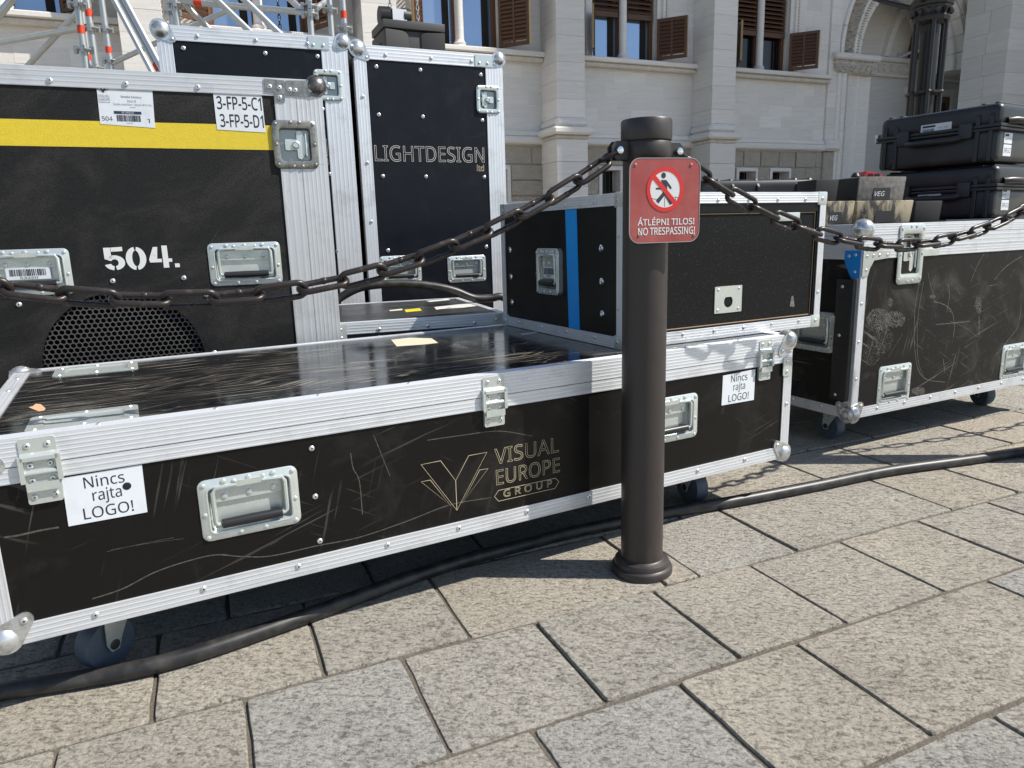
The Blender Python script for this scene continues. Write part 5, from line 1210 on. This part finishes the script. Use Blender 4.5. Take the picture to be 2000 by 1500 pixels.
for x in (0, W):
    for y in (0, D):
        for z in (0, H):
            sx, sy, sz = (-1 if x == 0 else 1), (-1 if y == 0 else 1), (-1 if z == 0 else 1)
            mb = MB(); t = .0042; l_ = .033
            mb.box((min(x+sx*t, x-sx*l_), min(y+sy*t, y-sy*l_), min(z+sz*t, z-sz*l_)), (max(x+sx*t, x-sx*l_), max(y+sy*t, y-sy*l_), max(z+sz*t, z-sz*l_)))
            c_ = mb.build('corner_cap', 'zinc', o, bevel=.004)
            if y == 0: rivet(c_, (x-sx*.016, -t, z-sz*.016), k=.9)
            if x == 0: rivet(c_, (-t, y-sy*.016, z-sz*.016), 'left', .9)
for x in lr(6, .03, W-.03): rivet(o, (x, -.003, H-.018), k=.85); rivet(o, (x, -.003, .02), k=.85)
for y in lr(4, .05, D-.04): rivet(o, (-.003, y, .016), 'left', .9); rivet(o, (-.003, y, H-.016), 'left', .9)
for z in (.1, .28): rivet(o, (-.003, .014, z), 'left', .8); rivet(o, (-.003, D-.012, z), 'left', .8); rivet(o, (W-.011, -.003, z), k=.8)
for px_, py_ in ((996, 488), (998, 540), (1000, 590), (1174, 485), (1175, 550), (1176, 613)):
    y, z = M_.side(px_, py_); mb = MB(); mb.lathe([(.010, 0), (.0095, -.002), (.006, -.004), (.003, -.0035)], 12, axis='y'); mb.build('bolt', 'bolt_steel', o, (0.001, y, z), FACE['left'])
ya = M_.side(1104, 420)[0]; yb = M_.side(1126, 420)[0]; yc = M_.side(1111, 640)[0]; yd = M_.side(1132, 640)[0]
mb = MB(); mb.prism([(ya, H-.029), (yb, H-.029), (yd, .029), (yc, .029)], .001, -.0002, 'x'); mb.build('tape_stripe', 'tape_blue', o)
# side handle with asset label: shallow dish proud of the panel
hd = handle(o, (-.0102, hz[0], hz[1]), HW, HH*1.12, 'left', lab='70432')
mb = MB(); mb.loops([[(x, 0, z) for x, z in rrect(0, 0, HW, HH*1.12, .014)], [(x, .0112, z) for x, z in rrect(0, 0, HW, HH*1.12, .014)]]); mb.build('dish_wall', 'zinc', hd)
# lock plate and flap hinge on the door
p, q = M_.f(1397, 618), M_.f(1452, 552); cx_, cz_ = (p[0]+q[0])/2, (p[1]+q[1])/2; pw_, ph_ = q[0]-p[0], .073
mb = MB(); ho = [(cx_+.016*math.cos(2*math.pi*i/20), cz_-.006+min(.0125, .0165*math.sin(2*math.pi*i/20))) for i in range(20)]; ou = []
for i in range(20):
    a = 2*math.pi*i/20; c, s_ = math.cos(a), math.sin(a); k = 1/max(abs(c)/(pw_/2), abs(s_)/(ph_/2)); ou.append((cx_+k*c, cz_+k*s_))
mb.loops([[(x, .006, z) for x, z in ou], [(x, .0038, z) for x, z in ou], [(x, .0038, z) for x, z in ho], [(x, .0059, z) for x, z in ho]]); lp2 = mb.build('lock_plate', 'zinc', dr)
mb = MB(); mb.lathe([(.0165, .0058), (.001, .0058)], 16, (cx_, 0, cz_-.006), 'y'); mb.build('keyhole', 'hole', lp2)
for sx in (-1, 1):
    for sz in (-1, 1): rivet(lp2, (cx_+sx*pw_*.38, .0038, cz_+sz*ph_*.38), k=.7)
p = M_.f(1543, 428); mb = MB(); mb.box((p[0]-.045, .0, zb_-.022), (p[0]+.04, .006, zb_+.002)); mb.build('flap_hinge', 'zinc', dr, bevel=.002)
x, z = M_.f(1550, 588); mb = MB(); mb.prism([(x-.008, z-.016), (x+.012, z-.018), (x+.008, z), (x+.004, z+.015), (x-.004, z+.012)], .006, .0056, 'y'); mb.build('rub_mark', 'scuff', dr)

# ---------------- scuffed wheeled chest on the right
Rc = Case(26.5, -1.61, 2.116, 'wheeled_chest', 'heavily scuffed black flight chest on blue castors with a wide silver lid')
o = Rc.o; W, D, z0, z1, zb = 1.17, .62, .13, .79, .677; f = Rc.f
h1 = f(1746, 750); h2 = (W-h1[0]+.01, h1[1]+.006); HW, HH = .178, .142; lt = f(1776, 496); LW, LH = .135, .205
holes = [(x-HW*.41, x+HW*.41, z-HH*.39, z+HH*.35) for x, z in (h1, h2)]
body(o, .001, W-.001, .001, D, z0, zb, 'lam_scuffed', holes); body(o, .001, W-.001, .001, D, zb+.0005, z1, 'lam_flat', [(lt[0]-.04, lt[0]+.04, zb+.001, lt[1]+LH*.33)], 'lid')
angle(o, (0, 0, z0), (W, 0, z0), -Y, -Z, .034, .03, 'alu_x'); angle(o, (0, 0, z0), (0, D, z0), -X, -Z, .034, .03, 'alu_y'); angle(o, (W, 0, z0), (W, D, z0), X, -Z, .034, .03, 'alu_y')
for x, s_ in ((0, -X), (W, X)): angle(o, (x, 0, z0+.034), (x, 0, zb), -Y, s_, .03, .03, 'alu_z'); angle(o, (x, D, z0+.034), (x, D, zb), Y, s_, .03, .03, 'alu_z')
def lidstrip(x0, x1):
    strip(o, (x0, -.0003, zb+.0005), (x1, -.0003, zb+.0005), Z, -Y, .03, 'alu_x', 2); strip(o, (x0, -.0003, zb+.031), (x1, -.0003, zb+.031), Z, -Y, .047, 'alu_x', 2)
lidstrip(0, lt[0]-LW*.40); lidstrip(lt[0]+LW*.40, W)
angle(o, (0, 0, z1), (W, 0, z1), -Y, Z, z1-zb-.079, .03, 'alu_x', 3); strip(o, (0, D, zb), (0, 0, zb), Z, -X, .078, 'alu_y', 4); angle(o, (0, 0, z1), (0, D, z1), -X, Z, z1-zb-.079, .03, 'alu_y', 3); angle(o, (W, 0, z1), (W, D, z1), X, Z, .11, .03, 'alu_y', 3)
for hx, hz_ in (h1, h2): handle(o, (hx, .001, hz_), HW, HH)
for x in lr(7, .06, W-.06): rivet(o, (x, -.003, z0+.021))
for y in lr(4, .06, D-.06): rivet(o, (-.003, y, z0+.021), 'left')
for z in (.27, .4, .53, .62): rivet(o, (.012, -.003, z), k=.9)
butterfly(o, (lt[0], -.003, lt[1]), LW, LH, flip=1)
ball_corner(o, (0, 0, z1), (-1, -1, 1), .036, ()); ball_corner(o, (0, 0, z0), (-1, -1, -1), .033, ('front', 'left'), reach=.045); ball_corner(o, (W, 0, z0), (1, -1, -1), .03, ('front',)); ball_corner(o, (W, 0, z1), (1, -1, 1), .036, ())
bp = [(.0, zb-.055), (.028, zb-.055), (.036, zb-.03), (.055, zb-.004), (.135, zb+.002), (.135, zb+.024), (0, zb+.03)]
brace(o, bp, -.0036, 'zinc', [(.018, zb+.01), (.018, zb-.035), (.05, zb+.012), (.08, zb+.012), (.12, zb+.012)], k=.9)
bp2 = [(x+lt[0]*2-.0, z) for x, z in ()]
mb = MB(); mb.prism([(lt[0]+LW*.5, zb+.0), (lt[0]+LW*.5+.09, zb+.0), (lt[0]+LW*.5+.09, zb+.022), (lt[0]+LW*.5, zb+.022)], -.0036, -.0058, 'y'); mb.build('corner_brace', 'zinc', o)
# blue corner bracket and black bumper on the shaded end
mb = MB(); mb.prism([(.001, zb-.062), (.032, zb-.062), (.05, zb-.03), (.062, zb-.005), (.062, zb+.03), (.001, zb+.03)], -.0035, -.006, 'x'); bb = mb.build('corner_bracket', 'bracket_blue', o)
for y, z in ((.02, zb+.016), (.045, zb+.012), (.018, zb-.04)): rivet(bb, (-.006, y, z), 'left', .9)
mb = MB(); mb.prism([(.008, z0+.06), (.075, z0+.06), (.075, zb-.065), (.008, zb-.065)], -.0035, -.022, 'x'); bm_ = mb.build('bumper', 'rubber_black', o, bevel=.006)
for z in (z0+.08, .42, zb-.09): rivet(bm_, (-.022, .05, z), 'left')
hs_ = Rc.side(1600, 647); hd = handle(o, (-.0102, max(.17, hs_[0]), hs_[1]), .178, .142, 'left')
mb = MB(); mb.loops([[(x, 0, z) for x, z in rrect(0, 0, .178, .142, .014)], [(x, .0112, z) for x, z in rrect(0, 0, .178, .142, .014)]]); mb.build('dish_wall', 'zinc', hd)
# scuffs on the front
def fl(q): return [Vector((f(*p)[0], .0005, f(*p)[1])) for p in q]
zz6 = lambda a: [(1300+x*.35, 400+y*.35) for x, y in a]
mb = MB()
for q, wd in (([(1420, 420), (1395, 560), (1388, 700), (1395, 840), (1415, 930), (1460, 975), (1560, 990)], .0026), ([(1440, 430), (1412, 600), (1405, 760), (1412, 880), (1440, 960)], .002), ([(1575, 440), (1585, 500), (1570, 600)], .003), ([(1500, 540), (1560, 560), (1600, 600), (1612, 680), (1605, 740)], .003), ([(1510, 668), (1600, 660), (1700, 650)], .003), ([(1780, 270), (1740, 340), (1705, 430)], .0028), ([(1990, 285), (1900, 345), (1835, 420)], .0028), ([(1465, 380), (1480, 450), (1500, 510)], .002), ([(1985, 560), (1965, 680), (1900, 770), (1845, 840)], .003), ([(1590, 650), (1680, 690), (1740, 740)], .0015), ([(1750, 620), (1750, 740)], .004), ([(1550, 860), (1560, 940)], .003), ([(1250, 620), (1225, 730), (1185, 830)], .003), ([(1325, 720), (1280, 790), (1245, 850)], .0015), ([(1620, 460), (1645, 500)], .002), ([(1790, 455), (1850, 445)], .002)):
    ribbon(mb, spline(fl(zz6(q)), 6), wd*.75)
# hand-sized rubbed patches
rr = random.Random(2)
def patch(cx_, cy_, rx, ry, n, wd=.002):
    for k in range(n):
        a = rr.random()*6.28; r_ = rr.random()**.5; x, y = cx_+rx*r_*math.cos(a), cy_+ry*r_*math.sin(a); l_ = rr.uniform(1.5, 7); t = rr.uniform(-2.2, -.9) if rr.random() < .6 else rr.uniform(-.5, .5)
        ribbon(mb, fl(zz6([(x, y), (x+l_*math.cos(t), y+l_*math.sin(t))])), wd*rr.uniform(.4, 1.4))
patch(1190, 640, 70, 60, 900, .0016); patch(1280, 640, 55, 45, 600, .0016); patch(1215, 750, 55, 80, 420, .001); patch(1150, 830, 45, 70, 300, .0009); patch(1745, 560, 18, 45, 260, .0014); patch(1410, 1040, 38, 22, 420, .0015); patch(1490, 515, 16, 10, 90, .0012); patch(1650, 700, 320, 240, 220, .0009); patch(1255, 545, 12, 25, 90, .0012)
mb.build('scuff', 'scuff', o, fix=False)
castor(o, .12, .15, z0, R(88)); castor(o, 1.07, .15, z0, R(75)); castor(o, .12, D-.12, z0); castor(o, 1.07, D-.12, z0)

# ================================================================== THINGS ON AND BEHIND THE CHEST
def plastic_case(name, lab, cat, loc, rz, Lx, Wd, H, tags=(), endtags=(), ribs=True, loop=False):
    o = thing(name, lab, cat, loc, rz)
    zl = H*.60
    mb = MB(); mb.box((-Lx/2, -Wd/2, .006), (Lx/2, Wd/2, zl-.004)); mb.build('base', 'plastic', o, bevel=.024, bseg=4)
    mb = MB(); mb.box((-Lx/2, -Wd/2, zl+.002), (Lx/2, Wd/2, H)); mb.build('lid', 'plastic', o, bevel=.030, bseg=4)
    mb = MB(); mb.box((-Lx/2-.010, -Wd/2-.010, zl-.012), (Lx/2+.010, Wd/2+.010, zl-.001)); mb.build('lip', 'plastic', o, bevel=.004); mb = MB(); mb.box((-Lx/2-.010, -Wd/2-.010, zl+.001), (Lx/2+.010, Wd/2+.010, zl+.014)); mb.build('lip', 'plastic', o, bevel=.004)
    for x in (-.44, -.34, .34, .44):
        mb = MB(); mb.prism([(-Wd/2-.008, zl), (-Wd/2-.008, H-.05), (-Wd/2+.026, H+.006), (Wd/2-.026, H+.006), (Wd/2+.008, H-.05), (Wd/2+.008, zl), (Wd/2-.02, zl), (Wd/2-.03, H-.012), (-Wd/2+.03, H-.012), (-Wd/2+.02, zl)], x*Lx-.008, x*Lx+.008, 'x'); mb.build('rib', 'plastic', o, bevel=.002, bseg=1)
        mb = MB(); mb.prism([(-Wd/2-.008, .01), (-Wd/2-.008, zl-.01), (-Wd/2+.01, zl-.01), (-Wd/2+.01, .01)], x*Lx-.008, x*Lx+.008, 'x'); mb.build('rib', 'plastic', o, bevel=.002, bseg=1)
    for y in (-.25, 0., .25):
        mb = MB(); mb.prism([(Lx/2+.001, H-.052), (Lx/2+.011, zl+.012), (Lx/2-.01, zl+.012), (Lx/2-.02, H-.03)], y*Wd-.004, y*Wd+.004, 'y') if 0 else mb.box((Lx/2-.01, y*Wd-.005, zl+.012), (Lx/2+.010, y*Wd+.005, zl+.032)); mb.build('rib', 'plastic', o, bevel=.003, bseg=1)
    for s_ in (-1, 1):   # latches and handle on the front
        mb = MB(); mb.prism(rrect(s_*Lx*.26, zl-.005, .05, .06, .006), -Wd/2-.020, -Wd/2-.004, 'y'); mb.build('latch', 'plastic', o, bevel=.003)
    mb = MB(); zh = zl-.035; hx = Lx*.20
    mb.tube([(-hx-.012, -Wd/2-.006, zh+.012), (-hx-.004, -Wd/2-.026, zh+.004), (-hx+.02, -Wd/2-.032, zh), (hx-.02, -Wd/2-.032, zh), (hx+.004, -Wd/2-.026, zh+.004), (hx+.012, -Wd/2-.006, zh+.012)], .013, 10); mb.build('handle', 'plastic', o)
    mb = MB(); mb.tube([(Lx/2+.002, -Wd*.34, zl+.024), (Lx/2+.020, -Wd*.28, zl+.026), (Lx/2+.026, 0, zl+.026), (Lx/2+.020, Wd*.28, zl+.026), (Lx/2+.002, Wd*.34, zl+.024)], .014, 10); mb.build('end_bumper', 'plastic', o)
    if loop: mb = MB(); mb.box((-Lx/2-.022, -Wd/2+.0, zl-.004), (-Lx/2-.008, -Wd/2+.03, zl+.03)); mb.build('padlock_hasp', 'zinc', o, bevel=.003)
    for x, z, w_, h_ in tags:
        y = -Wd/2-.0008; mb = MB(); mb.prism(rrect(x, z, w_, h_, .002), -Wd/2+.001, y, 'y'); t = mb.build('sticker', 'sticker', o)
        mb = MB(); mb.add([(x-w_*.44, y-.0004, z+h_*.18), (x-w_*.02, y-.0004, z+h_*.18), (x-w_*.02, y-.0004, z+h_*.38), (x-w_*.44, y-.0004, z+h_*.38)], [(0, 1, 2, 3)]); mb.build('printed_bar', 'ink', t, fix=False); barcode(t, x-w_*.44, x-w_*.06, z-h_*.30, z+h_*.06, y-.0004, 26)
        text(t, 'ver. 7042', x+w_*.08, z-h_*.02, x+w_*.40, z+h_*.14, y-.0004, 'ink_grey')
    for y_, z, w_, h_, code in endtags:
        mb = MB(); mb.prism(rrect(0, 0, w_, h_, .002), .001, -.0008, 'y'); t = mb.build('sticker', 'sticker', o, (Lx/2, y_, z), FACE['right'])
        if code: text(t, code, -w_*.42, -h_*.22, w_*.42, h_*.22, -.0012, 'ink')
        else:
            mb = MB(); mb.add([(-w_*.4, -.0012, h_*.18), (w_*.05, -.0012, h_*.18), (w_*.05, -.0012, h_*.4), (-w_*.4, -.0012, h_*.4)], [(0, 1, 2, 3)]); mb.build('printed_bar', 'ink', t, fix=False); text(t, 'NPAT 3', -w_*.4, -h_*.2, w_*.3, 0, -.0012, 'ink_grey')
    return o
ZT = .7935
PY = -57.; pe = Vector((math.cos(R(PY)), math.sin(R(PY)), 0)); pn = Vector((-math.sin(R(PY)), math.cos(R(PY)), 0))
cn = on_plane(1938, 425, Rc.n*(Rc.N-.13), Rc.n)
def at_corner(c, Lx, Wd, z): q = c-pe*(Lx/2)+pn*(Wd/2); return (q.x, q.y, z)
dC = (cn-CAM).dot(CF)
H1 = 104/FPX*dC; H2 = 112/FPX*dC
Lx = .47; Wd = .34
plastic_case('equipment_case', 'black ribbed plastic equipment case on the silver lid, under another', 'equipment case', at_corner(cn, Lx, Wd, ZT), R(PY), Lx, Wd, H1, [(-.02, H1*.42, .095, .05)], [(-.075, H1*.48, .065, .04, ''), (-.075, H1*.27, .065, .04, '3-FP-2-C2')])
c2 = cn-pe*.005; L2 = .49
plastic_case('equipment_case', 'black ribbed plastic equipment case topmost on the scuffed chest', 'equipment case', at_corner(c2, L2, Wd, ZT+H1+.006), R(PY-1), L2, Wd, H2, [(.0, H2*.60+.008 if 0 else H2*.70, .125, .040)], [(-.09, H2*.42, .065, .04, ''), (-.09, H2*.22, .065, .044, '3-FP-2-C2')], loop=True)
# weight blocks
def weight(lab, px0, px1, z, h, dep, depth, mt, yaw=18., tagtxt=None, name='weight_block', tap=.95, plate=True, off=0.):
    e, n = axes(yaw); n0 = Rc.n; p = on_plane((px0+px1)/2, 430, n0*(Rc.N-dep), n0)
    a, b_ = on_plane(px0, 430, p, n), on_plane(px1, 430, p, n); w_ = (b_-a).length; c = (a+b_)/2
    o = thing(name, lab, 'weight', (c.x, c.y, z), R(yaw), 'weight blocks on the chest')
    lo = [(-w_/2*tap, .006), (w_/2*tap, .006), (w_/2*tap, depth-.006), (-w_/2*tap, depth-.006)]; hi = [(-w_/2, 0), (w_/2, 0), (w_/2, depth), (-w_/2, depth)]
    mb = MB(); mb.loops([[(x, y, 0) for x, y in lo], [(x, y, h) for x, y in hi]], cap0=True, cap1=True); mb.mi = [0, 0, 0, 1, 0, 0] if mt == 'block_grey' else mb.mi  # left side of the grey block blackened, its shade put in the colour
    mb.build('block', [mt, 'block_black'] if mt == 'block_grey' else mt, o, bevel=.004)
    if plate:
        q = w_*.36 if tagtxt else w_*.34; mb = MB(); mb.prism(rrect(off, h*.29, q, h*.5, .004), .012, -.0015+.004, 'y'); t = mb.build('recess', 'block_black', o)
        if tagtxt: text(t, tagtxt, off-q*.42, h*.19, off+q*.18, h*.39, .0018, 'sticker', shear=.3)
    return o
dB = 2.62
weight('weathered weight block marked VEG on the chest lid beside the rack case', 1600, 1668, ZT, .080, .14, .14, 'block_worn', tagtxt='VEG', off=-.005)
weight('weathered grey and tan weight block on the lid beneath the upper VEG block', 1672, 1782, ZT, .080, .13, .14, 'block_worn')
weight('plain dark weight block on the lid against the lower plastic case', 1786, 1838, ZT, .078, .15, .12, 'block_black', plate=False)
weight('grey weight block marked VEG resting on the weathered blocks', 1673, 1764, ZT+.0805, .084, .15, .12, 'block_grey', tagtxt='VEG', tap=.97, off=-.0)
weight('black weight block on top, left of the grey VEG block', 1590, 1634, ZT+.0805, .074, .17, .10, 'block_black', plate=False)
# red slotted thing and black knob seen behind the blocks
q = on_plane(1706, 340, Rc.n*(Rc.N-.40), Rc.n)
o = thing('red_slotted_part', 'small red slotted plastic part behind the weight blocks', 'plastic part', (q.x, q.y, ZT), R(10))
hq = q.z-ZT+.008; mb = MB(); mb.prism([(-.045, 0), (.045, 0), (.045, hq-.012), (.01, hq), (-.03, hq+.004), (-.045, hq-.014)], 0, .05, 'y'); mb.build('housing', 'red_plastic', o, bevel=.003)
for k in range(2): mb = MB(); mb.box((-.022+k*.03, -.002, hq-.05), (-.002+k*.03, .004, hq-.006)); mb.build('slot', 'hole', o)
q = on_plane(1671, 345, Rc.n*(Rc.N-.36), Rc.n)
o = thing('knobbed_clamp', 'small black knobbed clamp standing behind the grey VEG block', 'clamp', (q.x, q.y, ZT))
mb = MB(); mb.lathe([(.03, 0), (.03, .02), (.012, .03), (.012, q.z-ZT-.015)], 12); mb.build('stem', 'plastic', o); mb = MB(); mb.lathe([(.004, q.z-ZT-.018), (.015, q.z-ZT-.008), (.017, q.z-ZT+.002), (.011, q.z-ZT+.013), (.001, q.z-ZT+.017)], 12); mb.build('knob', 'plastic', o)
# upright ribbed case whose top shows above the rack case, and a pale cabinet
q = on_z(1480, 366, .99); d_ = ray(1480, 366); q = CAM+d_*(3.35/d_.y); ht = q.z+.04
q1 = at_depth(1372, 368, 3.3); q2 = at_depth(1592, 366, 3.5); wd = (q2-q1).length
o = thing('upright_plastic_case', 'black ribbed plastic transport case standing behind the rack case', 'equipment case', ((q1.x+q2.x)/2, (q1.y+q2.y)/2, 0), R(10))
mb = MB(); mb.box((-wd/2, 0, .01), (wd/2, .36, ht)); mb.build('shell', 'plastic', o, bevel=.035, bseg=4)
for x in (-.32, -.22, -.02, .30, .42):
    mb = MB(); mb.prism([(-.010, .05), (-.010, ht-.035), (.02, ht+.004), (.34, ht+.004), (.368, ht-.03), (.368, .05)], x*wd-.008, x*wd+.008, 'x'); mb.build('rib', 'plastic', o, bevel=.003, bseg=1)
mb = MB(); mb.box((-wd*.3, -.03, ht*.5), (wd*.3, -.005, ht*.54)); mb.build('handle', 'plastic', o, bevel=.008)
q1 = at_depth(983, 393, 3.9); q2 = at_depth(1062, 393, 3.9)
o = thing('grey_cabinet', 'pale grey metal cabinet with rounded top behind the rack case', 'cabinet', (q1.x-.3, q1.y, 0), R(8)); wd = (q2-q1).length+.3
mb = MB(); mb.prism([(0, .01), (wd, .01)]+[(wd-.05+.05*math.cos(R(a)), q1.z-.05+.05*math.sin(R(a))) for a in range(0, 91, 15)]+[(.05+.05*math.cos(R(a)), q1.z-.05+.05*math.sin(R(a))) for a in range(90, 181, 15)], 0, .4, 'y'); mb.build('housing', 'cabinet_grey', o)
mb = MB(); mb.box((.06, -.004, .08), (wd-.06, .002, q1.z-.12)); dd_ = mb.build('door', 'cabinet_grey', o); mb = MB(); mb.tube([(wd-.1, -.004, .5), (wd-.1, -.03, .51), (wd-.1, -.03, .62), (wd-.1, -.004, .63)], .006, 8); mb.build('handle', 'zinc', dd_)
